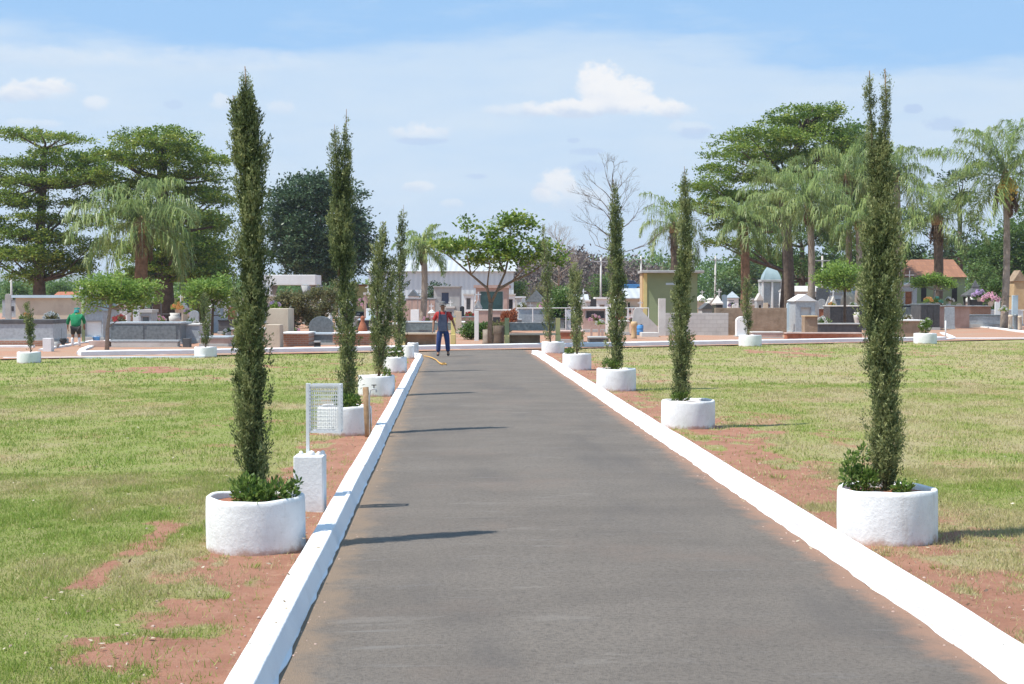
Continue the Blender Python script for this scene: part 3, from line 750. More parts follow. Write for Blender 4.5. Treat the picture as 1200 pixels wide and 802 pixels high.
# ---- left row
c, h, r = planter(300, 655, 115, 66, 'white round planter nearest the viewer on the left, leaning, beside the white pedestal', 1)
d = c.y * math.cos(YAW) + c.x * math.sin(YAW)
b = Vector((c.x, c.y, h - .02))
cypress(b, 297, d, [(297, 590, 12), (297, 560, 17), (296, 520, 20), (295, 480, 21), (294, 430, 22), (295, 380, 21), (296, 340, 21), (295, 300, 21), (294, 260, 19), (294, 215, 21), (293, 180, 23), (291, 150, 21), (290, 125, 14), (288, 103, 7), (287, 78, 1.5)],
        'tallest narrow cypress, filling the left side, in the nearest left planter', 76000, 21, sp=(.050, .012), tips=[[(282, 200, 8), (279, 150, 7), (275, 122, 4), (273, 112, 1)]])
shrub(b + Vector((0, -.05, .0)), 'leafy green shrub spilling round the foot of the tallest left cypress', [(-.10, -.1, .06, .08, .11), (-.04, -.16, .08, .10, .13), (.10, -.16, .05, .09, .09), (.19, -.1, .06, .10, .10), (.29, -.02, .05, .06, .08), (.33, .0, .12, .035, .07), (.02, -.2, .04, .08, .07)], 1500, .042, seed=3, group='shrubs in the round planters')
c, h, r = planter(404, 513, 64, 35, 'white round planter behind the wire litter basket, second in the left row', 2)
d = c.y * math.cos(YAW) + c.x * math.sin(YAW); b = Vector((c.x, c.y, h - .02))
cypress(b, 406, d, [(408, 483, 8), (408, 455, 12), (407, 400, 13), (405, 340, 13), (404, 290, 13), (404, 240, 12), (404, 200, 10), (405, 170, 6), (406, 145, 3), (406, 128, 1)],
        'twin-topped narrow cypress standing behind the wire litter basket', 34000, 22, sp=(.072, .018), tips=[[(397, 320, 8), (395, 250, 8), (394, 200, 7), (393, 165, 4), (392, 146, 2)]])
shrub(b + Vector((0, -.1, 0)), 'small green shrub at the foot of the twin-topped cypress', [(-.06, -.05, .1, .1, .12), (.08, -.08, .08, .1, .1), (.16, -.02, .08, .08, .1)], 900, .05, seed=4, group='shrubs in the round planters')
c, h, r = planter(441, 466, 43, 25, 'white round planter third in the left row, behind the wooden tap post', 3)
d = c.y * math.cos(YAW) + c.x * math.sin(YAW); b = Vector((c.x, c.y, h - .02))
cypress(b, 443, d, [(444, 442, 5), (444, 420, 8), (443, 390, 9), (442, 350, 9), (445, 310, 9), (448, 285, 7), (449, 270, 4), (449, 260, 1)],
        'brownish cypress with a second stem, in the third planter of the left row', 15000, 23, sp=(.10, .026), tone_shift=.15, tips=[[(446, 430, 3), (452, 400, 5), (456, 360, 5), (458, 320, 4), (459, 300, 2)]])
shrub(b + Vector((.1, -.12, 0)), 'low green sprig on the right rim of the third left planter', [(.12, 0, .06, .08, .1)], 200, .05, seed=5, group='shrubs in the round planters')
c, h, r = planter(463, 438, 28, 19, 'white round planter with white flowers, fourth in the left row', 4)
d = c.y * math.cos(YAW) + c.x * math.sin(YAW); b = Vector((c.x, c.y, h - .02))
cypress(b, 468, d, [(467, 418, 3), (468, 405, 6), (468, 380, 7), (468, 350, 7), (469, 320, 7), (470, 290, 5.5), (472, 265, 4), (473, 240, 1)],
        'slender dark cypress with pointed tip, fourth in the left row', 6500, 24, sp=(.12, .03), tone_shift=-.12)
MT['white_petal'] = rough_mat('white_petal', (.82, .82, .78), scale=20); MT['pink_petal'] = rough_mat('pink_petal', (.75, .35, .48), (.85, .55, .62), scale=9); MT['violet_petal'] = rough_mat('violet_petal', (.5, .35, .6), (.6, .45, .68), scale=9)
MT['orange_petal'] = rough_mat('orange_petal', (.75, .3, .1), (.8, .45, .15), scale=9); MT['red_petal'] = rough_mat('red_petal', (.6, .08, .08), scale=9)
shrub(b + Vector((-.12, -.1, 0)), 'white-flowered shrub beside the slender dark cypress', [(-.1, 0, .12, .1, .18), (.2, 0, .15, .14, .2), (.05, 0, .1, .1, .14)], 700, .06, seed=6, flowers=('white_petal', 6, .05), group='shrubs in the round planters')
planter(479, 421, 13, 16, 'small white planter at the end of the left kerb, nearer of two', 5)
planter(484, 418, 13, 16, 'small white planter at the end of the left kerb, partly behind its twin', 6)
# ---- right row
c, h, r = planter(1039, 645, 117, 66, 'white round planter nearest the viewer on the right of the drive', 7)
d = c.y * math.cos(YAW) + c.x * math.sin(YAW); b = Vector((c.x, c.y, h - .02))
cypress(b, 1036, d, [(1038, 578, 12), (1038, 550, 19), (1037, 510, 22), (1035, 470, 22), (1033, 430, 23), (1032, 390, 24), (1032, 350, 25), (1033, 300, 23), (1033, 260, 19), (1033, 220, 16), (1033, 190, 13), (1036, 165, 7.5), (1038, 138, 4.5), (1039, 108, 4.5), (1037, 81, 1)],
        'tall cypress with forked feathery top, in the nearest right planter', 74000, 25, sp=(.052, .0125), tone_shift=.1, tips=[[(1026, 230, 8), (1023, 190, 6.5), (1021, 150, 3.5), (1019, 115, 4.5), (1019, 83, 1)]])
shrub(b + Vector((-.16, -.06, .0)), 'upright leafy shrub left of the tall forked cypress, in its planter', [(-.08, 0, .08, .08, .12), (-.15, 0, .22, .06, .10), (-.02, -.02, .08, .08, .10), (-.06, 0, .30, .035, .09), (-.19, 0, .12, .05, .08), (.24, -.1, .03, .07, .05)], 1150, .042, seed=7, group='shrubs in the round planters')
c, h, r = planter(806, 505, 63, 34, 'white round planter second in the right row', 8)
d = c.y * math.cos(YAW) + c.x * math.sin(YAW); b = Vector((c.x, c.y, h - .02))
cypress(b, 797, d, [(798, 471, 8), (798, 440, 12), (799, 410, 12), (797, 385, 11), (798, 350, 9), (802, 325, 9), (804, 290, 9), (804, 260, 8), (803, 235, 6), (803, 210, 4), (802, 195, 1)],
        'leaning brownish cypress with broken crown, second in the right row', 28000, 26, sp=(.072, .019), tone_shift=.12, tips=[[(803, 330, 5), (808, 312, 4), (811, 300, 1)]])
shrub(b + Vector((-.2, -.1, 0)), 'thin green sprigs left of the leaning brownish cypress', [(.02, 0, .05, .09, .07), (.12, 0, .06, .08, .08)], 350, .045, seed=8, group='shrubs in the round planters')
c, h, r = planter(722, 460, 46, 27, 'white round planter third in the right row', 9)
d = c.y * math.cos(YAW) + c.x * math.sin(YAW); b = Vector((c.x, c.y, h - .02))
cypress(b, 722, d, [(722, 436, 6), (722, 415, 9), (722, 395, 10), (724, 365, 11), (724, 335, 10), (723, 305, 9), (722, 275, 8), (721, 245, 6), (720, 220, 3), (719, 210, 1)],
        'thick pale-leaved cypress third in the right row, before the bare tree', 15000, 27, sp=(.10, .026), tone_shift=.08)
shrub(b + Vector((-.12, -.1, 0)), 'small shrub left of the foot of the third right cypress', [(-.08, 0, .1, .1, .12), (.08, 0, .08, .12, .12)], 450, .055, seed=9, group='shrubs in the round planters')
c, h, r = planter(676, 435, 34, 20, 'white round planter fourth in the right row', 10)
d = c.y * math.cos(YAW) + c.x * math.sin(YAW); b = Vector((c.x, c.y, h - .02))
cypress(b, 676, d, [(676, 416, 5), (676, 395, 7), (676, 370, 8), (674, 345, 7.5), (674, 325, 5), (673, 306, 1)],
        'shortest cypress of the right row, fourth planter along', 5000, 28, sp=(.12, .034), tone_shift=.2)
shrub(b + Vector((-.15, -.05, 0)), 'low dark shrub left of the shortest right-row cypress', [(-.05, 0, .06, .12, .09)], 250, .06, seed=10, group='shrubs in the round planters')
c, h, r = planter(648, 415, 27, 14, 'white round planter at the far end of the right kerb', 11)
d = c.y * math.cos(YAW) + c.x * math.sin(YAW); b = Vector((c.x, c.y, h - .02))
cypress(b, 644, d, [(645, 402, 5), (644, 385, 6), (642, 360, 6), (641, 335, 6.5), (639, 305, 5), (637, 280, 4), (636, 262, 1)],
        'thin leaning cypress at the far end of the right row', 4500, 29, sp=(.13, .036), tone_shift=.12)
# ---- along the far kerb
c, h, r = planter(34, 427, 27, 14, 'white tub planter at the far left edge of the lawn', 12)
d = c.y; b = Vector((c.x, c.y, h - .02))
cypress(b, 35, c.y * math.cos(YAW) + c.x * math.sin(YAW), [(36, 413, 3.5), (36, 398, 4.5), (34, 380, 4), (32, 365, 2.5), (31, 352, .6)], 'little young cypress at the far left edge of the lawn', 2500, 30, sp=(.11, .032), tone_shift=.1)
c, h, r = planter(241, 420, 26, 13, 'white tub planter on the far kerb, left of the tallest cypress', 13)
b = Vector((c.x, c.y, h - .02))
cypress(b, 241, c.y * math.cos(YAW) + c.x * math.sin(YAW), [(241, 407, 4), (241, 392, 5), (240, 372, 5), (239, 355, 3.5), (239, 342, .8)], 'small green cypress on the far kerb left of the tallest cypress', 2600, 31, sp=(.12, .035), tone_shift=-.1)
c, h, r = planter(879, 407, 27, 14, 'white tub planter on the far kerb before the round-topped headstone', 14)
b = Vector((c.x, c.y, h - .02))
cypress(b, 876, c.y * math.cos(YAW) + c.x * math.sin(YAW), [(877, 394, 3.5), (876, 375, 5), (875, 355, 5.5), (875, 338, 6), (875, 325, 1)], 'slim green cypress on the far kerb before the brown wall', 3000, 32, sp=(.13, .038), tone_shift=-.05)
c, h, r = planter(1084, 404, 27, 13, 'white tub planter with a flowering shrub at the far right', 15)
shrub(Vector((c.x, c.y, h)), 'green shrub with white blooms in the far right planter', [(0, 0, .2, .2, .28), (.1, 0, .4, .15, .2), (-.15, 0, .3, .1, .2)], 700, .09, seed=11, flowers=('white_petal', 5, .07), group='shrubs in the round planters')

# ---------------------------------------------------------------- pedestal, basket, tap post, hose
p = ground(362, 603); dd = D(603)
m = MB(); m.cbox(0, 0, -.03, .275, .26, .56)
o = m.build('pedestal', 'whitewash', bevel=.012); tag(o, 'white rough-plastered pedestal block behind the nearest left planter', 'pedestal', loc=(p.x + .0, p.y + .13, 0)); o.rotation_euler = (0, 0, FACE)
o.name = 'pedestal'
t = thing('litter_basket', 'white wire mesh litter basket on a thin post over the pedestal', 'litter basket', (p.x, p.y + .13, .53), FACE)
k = px_m(dd + .13)
x0, x1 = -4 * k - .0, 35 * k; z0, z1 = (538 - 512) * k, (538 - 455) * k
yb = .15
m = MB(); m.cbox(x0 + .012, 0, -.04, .03, .03, z1 + .05); m.build('post', 'white_metal', t, bevel=.002)
m = MB()
for yy in (0, yb):
    m.cbox((x0+x1)/2 + .015, yy, z1 - .02, x1 - x0 - .045, .02, .02); m.cbox((x0+x1)/2 + .015, yy, z0, x1 - x0 - .045, .02, .02)
    m.cbox(x1, yy, z0, .026, .022, z1 - z0)
m.cbox(x0 + .012, yb, z0, .022, .022, z1 - z0)
for xx in (x0 + .012, x1):
    for zz in (z0 + .001, z1 - .019): m.cbox(xx, yb/2, zz, .018, yb - .03, .018)
m.build('frame', 'white_metal', t)
m = MB(); n = 8
for yy in (.002, yb - .002):
    for i in range(1, n): m.tube([(x0 + (x1-x0) * i / n, yy, z0), (x0 + (x1-x0) * i / n, yy, z1)], .0042, 4)
    for i in range(1, 13): m.tube([(x0, yy, z0 + (z1-z0) * i / 13), (x1, yy, z0 + (z1-z0) * i / 13)], .0042, 4)
for xx in (x0 + .012, x1):
    for i in range(1, 4): m.tube([(xx, yb * i / 4, z0), (xx, yb * i / 4, z1)], .0042, 4)
    for i in range(1, 13): m.tube([(xx, 0, z0 + (z1-z0) * i / 13), (xx, yb, z0 + (z1-z0) * i / 13)], .0042, 4)
for i in range(1, n): m.tube([(x0 + (x1-x0) * i / n, 0, z0), (x0 + (x1-x0) * i / n, yb, z0)], .0042, 4)
m.build('wire_mesh', 'white_metal', t)
m = MB()
for i, (a, b_, hh) in enumerate([(-.02, .02, .03), (.02, -.03, .045), (.08, .0, .03), (.11, .06, .035), (-.09, .05, .03)]): m = MB(); m.ball((a, b_, .01), hh * .7, 6, 1.1); m.build('mortar_lump', 'whitewash', t, smooth=True)
# wooden post with a water tap
p = ground(430, 514)
t = thing('tap_post', 'weathered wooden post carrying a small water tap, beside the left kerb', 'tap post', (p.x, p.y + .05, 0), 0)
k = px_m(D(514))
m = MB(); m.tube([(0.02, 0, -.1), (.005, 0, .3), (-.02, 0, .72)], [.045, .05, .042], 8); m.build('post', 'wood', t, smooth=True)
m = MB(); m.tube([(.03, -.03, .0), (.035, -.03, .6), (.05, -.03, .68), (.10, -.03, .70), (.13, -.03, .69), (.135, -.03, .65)], .012, 6); m.build('pipe', 'metal', t, smooth=True)
m = MB(); m.cbox(.10, -.03, .71, .015, .015, .04); m.cbox(.10, -.03, .745, .07, .014, .012); m.build('tap_handle', 'dark', t)
# garden hose on the end of the drive
MT['hose'] = rough_mat('hose', (.75, .42, .10), (.65, .36, .1), 3, .6)
m = MB(); pts = [ground(x, y) for x, y in ((497, 419.5), (503, 420.5), (507, 422), (511, 424), (514, 427), (518, 429.5), (523, 429.5), (521, 428), (515, 428.5))]
pts = [Vector((q.x, q.y, .06)) for q in pts]
m.tube(pts, .018, 6); o = m.build('garden_hose', 'hose', smooth=True); tag(o, 'orange garden hose lying in a curve at the end of the left kerb', 'hose')
# ================================================================ TREES
LEAF = {
 'almond': leaf_mat('almond_leaf', (.055, .12, .018), (.19, .28, .04), (.42, .46, .10), trans=.35, rough=.4),
 'dark': leaf_mat('dark_leaf', (.03, .065, .03), (.065, .12, .05), (.12, .18, .08), trans=.2, rough=.45),
 'lime': leaf_mat('lime_leaf', (.12, .22, .04), (.24, .36, .07), (.36, .46, .12), trans=.4, rough=.45),
 'mid': leaf_mat('mid_leaf', (.07, .13, .03), (.12, .21, .05), (.22, .30, .09), trans=.35, rough=.45),
 'olive': leaf_mat('olive_leaf', (.10, .11, .04), (.18, .18, .07), (.28, .24, .12), trans=.3, rough=.6),
 'palm': leaf_mat('palm_leaf', (.10, .17, .045), (.24, .32, .10), (.40, .45, .16), trans=.35, rough=.4),
 'bare': leaf_mat('bare_twig', (.20, .16, .14), (.29, .24, .22), (.36, .31, .29), trans=.0, rough=.9),
}
def clumps(lob, n, leaf, mat, parent, r_, name='crown', up=.5, per=14, spread=2.2, wd=.55, edge=.45):
    """leaf clumps through the lobes (x,y,z,rx,ry,rz), leaving ragged gaps"""
    lob = np.array(lob, float); vol = lob[:, 3] * lob[:, 4] ** .5 * lob[:, 5] ** .6; w = vol / vol.sum()
    nc = max(20, n // per); li = r_.choice(len(lob), nc, p=w)
    q = unit(r_.normal(size=(nc, 3))); rad = r_.random(nc) ** edge
    nz = fbm(q[:, 0] * 2 + li * 3.3, q[:, 1] * 2 + 7, q[:, 2] * 2, s=4, o=3)
    rad = rad * (.35 + 1.3 * nz)
    C_ = lob[li, :3] + q * rad[:, None] * lob[li, 3:6]
    idx = np.repeat(np.arange(nc), per)
    P = C_[idx] + r_.normal(0, 1, (nc * per, 3)) * leaf * spread * np.array([.5, .5, .22])
    A = q[idx] * .6 + r_.normal(0, .8, (nc * per, 3)) + np.array([0, 0, up])
    A[:, 2] *= .55
    tone = np.clip(.45 + r_.normal(0, .18, nc)[idx] + r_.normal(0, .15, nc * per), 0, 1)
    # leaves lie roughly flat: their broad side sideways
    B = r_.normal(size=(nc * per, 3)); B[:, 2] *= .5
    return kites(name, P, A, leaf * (.6 + .8 * r_.random(nc * per)), leaf * wd * (.7 + .6 * r_.random(nc * per)), tone, mat, parent, side=B)
def to_local(px, py, d, base): return at(px, py, d) - base
def tree(name, label, cat, px, pybase, d, trunk, lobes, n, leaf, mat, seed, bark='bark', group=None, limbs=True, base_z=0.05, up=.5, per=14, depth=1.0, splay=.6, tr_r=(.25, .12), flat=1.0, spread=2.2):
    """trunk: [(px,py)...] upwards; lobes: (px,py,rx,rz[,n_depth]) in photo pixels, set in depth around the trunk"""
    r_ = np.random.default_rng(seed)
    base = at(px, pybase, d); base.z = base_z
    t = thing(name, label, cat, base, 0, group)
    k = px_m(d); L_ = []
    xs = [l[0] for l in lobes]; cx = sum(xs) / len(xs); half = max(abs(x - cx) for x in xs) + 1
    for l in lobes:
        # round plan: nearer the axis, more room in depth
        room = math.sqrt(max(0, 1 - ((l[0] - cx) / half) ** 2)) * half * k * splay * depth
        m_ = 2 if l[2] > 14 else 1
        for j in range(m_):
            dy = (r_.random() * 2 - 1) * room
            if m_ == 2: dy = abs(dy) * (1 if j else -1)
            c = to_local(l[0], l[1], d, base)
            L_.append((c.x + dy * math.sin(YAW), c.y + dy, c.z, l[2] * k, max(l[2] * k * .8, l[3] * k), l[3] * k * flat))
    clumps(L_, n, leaf, LEAF[mat] if isinstance(mat, str) else mat, t, r_, up=up, per=per, spread=spread)
    m = MB(); tp = [to_local(x, y, d, base) for x, y in trunk]; tp[0].z = -.3
    rad = [tr_r[0] + (tr_r[1] - tr_r[0]) * i / (len(tp) - 1) for i in range(len(tp))]; rad[0] *= 1.25
    m.tube(tp, rad, 9)
    m.build('trunk', bark, t, smooth=True)
    if limbs:
        m = MB()
        for l in L_:
            e = Vector(l[:3]); zt = e.z - abs(e.xy.length - 0) * .35
            s = min(tp, key=lambda p_: abs(p_.z - zt)); mid = s.lerp(e, .5) + Vector((0, 0, -.06 * (e - s).length)) + Vector(tuple(r_.normal(0, .12, 3)))
            m.tube([s, mid, e], [tr_r[1] * .55, tr_r[1] * .35, tr_r[1] * .1], 5)
        m.build('limbs', bark, t, smooth=True).name = 'branches'
    return t
def palm(label, px, pybase, d, cpx, cpy, flen, nf, seed, droop=1.0, tr_r=(.2, .15), bark='palebark', fruit=None, dead=0, group='feathery palms', leafw=.05, lean=0, n_leaf=46, skirt=False, hang=.55, base_z=.05):
    r_ = np.random.default_rng(seed)
    base = at(px, pybase, d); base.z = base_z; t = thing('palm_tree', label, 'palm tree', base, 0, group)
    c = to_local(cpx, cpy, d, base); k = px_m(d); Lf = flen * k
    m = MB(); n = 9; pts = [Vector((0, 0, -.3)).lerp(c, i / n) + Vector((math.sin(i / n * 3.1) * .15, 0, 0)) for i in range(n + 1)]
    m.tube(pts, [(tr_r[0] + (tr_r[1] - tr_r[0]) * (i / n) ** .7) * (1 + .05 * (i % 2)) for i in range(n + 1)], 10); m.build('trunk', bark, t, smooth=True)
    m = MB(); m.tube([c + Vector((0, 0, -.15 * Lf)), c, c + Vector((0, 0, .12 * Lf))], [tr_r[1] * 1.2, tr_r[1] * 1.5, tr_r[1] * .4], 8)
    m.build('crownshaft', 'wood', t, smooth=True)
    def frond(nf_, name, mat, elev0, elev1, ln, hang_, tone0, wdt):
        V, T = [], []; rach = MB()
        for i in range(nf_):
            azm = i * 2.399 + r_.random() * .5; e = elev0 + (elev1 - elev0) * ((i + r_.random() * .6) / nf_)
            L1 = ln * (.75 + .4 * r_.random()); dr = droop * (.9 + .5 * r_.random())
            p = np.array(c, float); dh = np.array([math.cos(azm), math.sin(azm), 0]); side = np.array([-math.sin(azm), math.cos(azm), 0])
            path = [p.copy()]; S = 16; ang = e; tw = (r_.random() - .5) * .8
            for s in range(S):
                ang -= dr * 1.75 / S * (.15 + 1.6 * s / S); ang = max(ang, -1.5)
                p = p + (dh * math.cos(ang) + np.array([0, 0, math.sin(ang)]) + side * tw * s / S * .3) * L1 / S; path.append(p.copy())
            path = np.array(path); rach.tube([Vector(q) for q in path[::2]], [.03 * (1 - .8 * j / 8) for j in range(9)], 4)
            u = r_.random(n_leaf * 2) ** .85 * .93 + .07; f = u * S; j = np.minimum(f.astype(int), S - 1)
            B0 = path[j] + (path[j+1] - path[j]) * (f - j)[:, None]; tn = unit(path[j+1] - path[j])
            sg = np.where(np.arange(len(u)) % 2, 1, -1)[:, None]
            LL = L1 * .27 * np.sin(np.clip(u * .93 + .10, 0, 1) * math.pi) ** .6 * (.7 + .5 * r_.random(len(u)))
            A = side[None, :] * sg * .75 + tn * .5 + r_.normal(0, .25, (len(u), 3)); A[:, 2] += .1; A = unit(A)
            mid = B0 + A * (LL * .45)[:, None]
            A2 = unit(A * .45 + np.array([0, 0, -1]) * hang_ * 1.6 + r_.normal(0, .15, A.shape)); tip = mid + A2 * (LL * .65)[:, None]
            wv = unit(np.cross(A, np.array([0, 0, 1.]) + r_.normal(0, .3, 3))) * (wdt / 2)
            V.append(np.stack([B0, mid + wv, tip, mid - wv], 1).reshape(-1, 3)); T.append(np.repeat(np.clip(tone0 + r_.normal(0, .2, len(u)) + (r_.random() - .5) * .3, 0, 1), 4))
        o = raw_mesh(name, np.concatenate(V), 0, 4, mat, t, {'tone': np.concatenate(T)})
        rach.build('rachis', 'wood' if name != 'crown' else MT['green_paint'], o)
    frond(nf, 'crown', LEAF['palm'], 1.5, -.55, Lf * 1.25, hang, .45, leafw)
    if dead: frond(dead, 'dead_fronds', leaf_mat('dead_palm_leaf', (.13, .075, .04), (.24, .15, .09), (.36, .25, .16), .2), -.9, -1.3, Lf * .55, .9, .5, leafw)
    if fruit:
        m = MB(); fr = random.Random(seed)
        for i in range(90):
            if i == 0: m.lathe([(.001, -fruit * 1.9), (fruit * .4, -fruit * 1.3), (fruit * .55, -fruit * .7), (.05, -.05)], 12, (c.x + fruit * .1, c.y - .2, c.z))
            a = fr.random() * 6.28; zz = fr.random(); rr_ = fruit * (.35 + .4 * math.sin(zz * 3.1))
            m.ball((c.x + fruit * .1 - .3 * 0 + math.cos(a) * rr_, c.y - .25 + math.sin(a) * rr_ * .8, c.z - fruit * .2 - zz * fruit * 1.7), .085, 5)
        MT.setdefault('fruit', rough_mat('palm_fruit', (.72, .5, .10), (.6, .36, .07), 4, .6)); m.build('fruit_bunch', 'fruit', t, smooth=True)
    return t
def bare_tree(label, px, pybase, d, top, seed, spread=.5, depth=6, r0=.16, n0=5, mat='palebark', start=.35, group='leafless trees', up=.25):
    base = at(px, pybase, d); base.z = .05; t = thing('bare_tree', label, 'tree', base, 0, group)
    rr = random.Random(seed); H = at(px, top, d).z - base.z; m = MB(); tw = MB()
    def grow(p, dr, ln, rad, lvl):
        e = p; pts = [p]
        for i in range(3):
            dr = (dr + Vector((rr.gauss(0, .13), rr.gauss(0, .13), rr.gauss(0, .08) + up * .12))).normalized(); e = e + dr * ln / 3; pts.append(e)
        (m if lvl < 3 else tw).tube(pts, [rad * (1 - .13 * i) for i in range(4)], 6 if lvl < 2 else 3, cap=lvl < 1)
        if lvl >= depth: return
        for i in range(rr.choice((2, 2, 3)) if lvl < depth - 1 else 3):
            ax = Vector((rr.gauss(0, 1), rr.gauss(0, 1), rr.gauss(0, .5))).normalized()
            nd = (dr + ax * (spread + .25 * rr.random())).normalized()
            grow(pts[rr.choice((2, 3, 3))], nd, ln * (.62 + .2 * rr.random()), rad * .6, lvl + 1)
    tp = [Vector((0, 0, -.2)), Vector((.05, 0, H * .2)), Vector((-.05, 0, H * start))]
    m.tube(tp, [r0 * 1.2, r0, r0 * .9], 8)
    m.tube([tp[-1], Vector((.05, .02, H * .6)), Vector((0, 0, H * .85))], [r0 * .85, r0 * .55, r0 * .2], 6)
    for i in range(n0 * 2):
        a = i * 2.4; z = start + (.5) * (i / (n0 * 2)); el_ = .15 + .9 * i / (n0 * 2)
        grow(Vector((0, 0, H * z)), Vector((math.cos(a) * math.cos(el_), math.sin(a) * math.cos(el_), math.sin(el_))), H * .13 * (1.15 - .4 * i / (n0 * 2)), r0 * .38, 1)
    m.build('trunk', mat, t, smooth=True); tw.build('twigs', mat, t)
    return t
MT['palm_fibre'] = rough_mat('palm_fibre', (.25, .15, .09), (.15, .09, .055), 5, .95, 14, .8, .05)
# ---- left group
tree('almond_tree', 'dark tiered tree at the left edge of the picture, flat branches against the sky', 'tree', 46, 366, 112, [(46, 366), (46, 330), (47, 280), (50, 220), (52, 175)],
     [(60,160,40,4),(28,160,30,3.5),(85,164,18,3),(55,178,32,8),(28,192,36,6),(75,190,32,8),(100,185,25,6),(18,213,46,8),(75,213,42,10),(110,203,28,8),(28,238,42,8),(85,236,32,8),(6,228,24,5),(50,257,34,8),(35,276,50,8),(75,284,30,9),(15,297,32,10),(50,300,44,11),(72,308,30,12),(40,322,28,10),(5,270,20,8),(112,192,26,9),(120,212,22,9),(105,262,22,10),(112,290,22,12),(95,315,20,9),(-20,200,30,14),(-20,260,30,16),(-15,300,30,16)],
     56000, .21, 'almond', 41, group='tiered almond trees', flat=1.0, tr_r=(.5, .22), up=.35, per=30, spread=2.5)
tree('almond_tree', 'broad tiered tree behind the drooping palm on the left', 'tree', 192, 366, 108, [(192, 366), (192, 320), (193, 270), (190, 210), (190, 170)],
     [(182,159,34,5),(205,157,28,4),(160,168,14,3),(185,171,47,7),(216,175,36,7),(242,188,30,6),(140,184,26,7),(180,190,52,9),(225,204,36,8),(252,208,18,6),(170,214,46,10),(215,225,46,10),(252,233,22,10),(180,250,52,12),(235,258,36,12),(256,265,15,9),(220,288,46,13),(180,300,42,14),(246,302,26,12),(140,228,24,10),(210,318,46,11),(242,322,26,9),(130,260,18,10),(150,290,24,12),(122,205,20,9),(128,180,18,5),(262,285,14,12),(258,320,16,12),(160,325,30,10)],
     60000, .21, 'almond', 42, group='tiered almond trees', flat=1.0, tr_r=(.7, .3), up=.35, per=30, spread=2.5)
tree('round_tree', 'dense dark round-crowned tree behind the tallest left cypresses', 'tree', 372, 362, 135, [(372, 362), (372, 330), (372, 290), (374, 250)],
     [(345,236,30,26),(372,226,28,24),(398,240,28,28),(418,272,17,25),(338,272,26,30),(370,280,40,32),(402,300,28,26),(348,308,28,20),(385,315,34,16),(324,292,13,22),(428,296,9,20),(360,212,14,9),(333,250,16,14)],
     44000, .30, 'dark', 43, tr_r=(.5, .25), up=.3, per=36, spread=2.6)
palm('grey-green drooping palm with fibrous stem in front of the broad tiered tree', 157, 382, 80, 166, 262, 78, 22, 44, droop=1.0, tr_r=(.30, .34), bark='palm_fibre', n_leaf=85, hang=.75, leafw=.06, dead=5)
tree('small_tree', 'low umbrella-shaped lime-green tree above the dark marble tomb on the left', 'tree', 125, 412, 54, [(125, 412), (126, 385), (129, 362), (131, 352)],
     [(105,345,16,10),(125,335,20,9),(145,338,20,9),(165,338,18,9),(180,343,12,9),(115,352,14,8),(138,350,18,10),(158,352,16,8),(172,352,10,6),(98,334,10,6),(102,360,7,9),(150,364,9,6),(120,326,12,5),(150,325,10,4),(184,334,7,6),(112,330,8,5)], 5200, .13, 'lime', 45, bark='palebark', group='low bushy trees', tr_r=(.075, .05), per=10)
tree('small_tree', 'slim-stemmed bushy tree right of the dark marble tomb, behind the lawn planter', 'tree', 248, 398, 70, [(248, 398), (249, 370), (250, 355)],
     [(225,340,14,10),(245,338,18,10),(262,345,14,10),(258,330,12,7),(232,352,10,7),(252,356,14,8),(266,360,8,12)], 4800, .15, 'lime', 46, group='low bushy trees', tr_r=(.07, .05), per=20)
# ---- middle
palm('small palm with brown dead fronds, left of the walking man', 493, 388, 88, 496, 292, 36, 22, 47, droop=1.0, tr_r=(.2, .17), bark='palebark', n_leaf=50, dead=9, hang=.6)
tree('forked_tree', 'open forked tree with clustered leaves behind the concrete benches', 'tree', 575, 409, 58, [(575, 409), (574, 385), (575, 355)],
     [(548,261,9,8),(549,270,7,5),(572,272,14,8),(600,258,15,8),(590,263,8,8),(585,287,20,8),(545,288,20,7),(520,288,14,6),(532,296,12,5),(562,306,16,6),(577,298,10,7),(618,264,12,7),(606,276,10,6),(630,300,16,7),(655,303,9,10),(640,290,16,6),(600,300,17,7),(612,311,12,6),(585,314,10,5),(508,285,9,5),(625,283,10,5)], 5400, .17, 'almond', 48, bark='cypress_wood', limbs=False, tr_r=(.10, .085), per=12, splay=.4, flat=.85)
t48 = [o for o in COL.objects if o.name.startswith('forked_tree')][0]
m = MB(); bb = t48.location; q = lambda x, y, dy=0: Vector(at(x, y, 58) - bb) + Vector((0, dy, 0))
lim = [[(575,356),(571,338),(552,322),(530,303),(512,290)],[(571,338),(572,325),(574,310),(566,298),(549,285),(548,268)],[(575,356),(583,340),(592,320),(597,300),(600,262)],[(583,340),(600,330),(622,320),(642,306),(655,303)],
       [(552,322),(548,305),(545,290)],[(592,320),(585,305),(583,290),(574,274)],[(597,300),(610,290),(618,268)],[(600,330),(618,310),(630,300)],[(574,310),(565,306)],[(552,322),(563,310)],[(530,303),(522,290)]]
for i, l in enumerate(lim):
    dy = [0, -.5, .4, .2, -.9, .9, .8, -.6, 0, .3, .2][i]
    big = .065 if i in (0, 2, 3) else .035
    m.tube([q(x, y, dy * j / (len(l)-1)) for j, (x, y) in enumerate(l)], [big * (1 - .75 * j / (len(l)-1)) for j in range(len(l))], 6)
m.build('branches', 'cypress_wood', t48, smooth=True)
bare_tree('leafless tree with wide bare branches behind the third right cypress', 717, 372, 95, 214, 49, spread=.42, depth=5, r0=.085, n0=8, start=.5, up=.25, mat='bark')
bare_tree('leafless brownish tree beyond the forked tree, near the picture centre', 655, 362, 150, 262, 50, spread=.4, depth=6, r0=.12, n0=8, start=.3, up=.8)
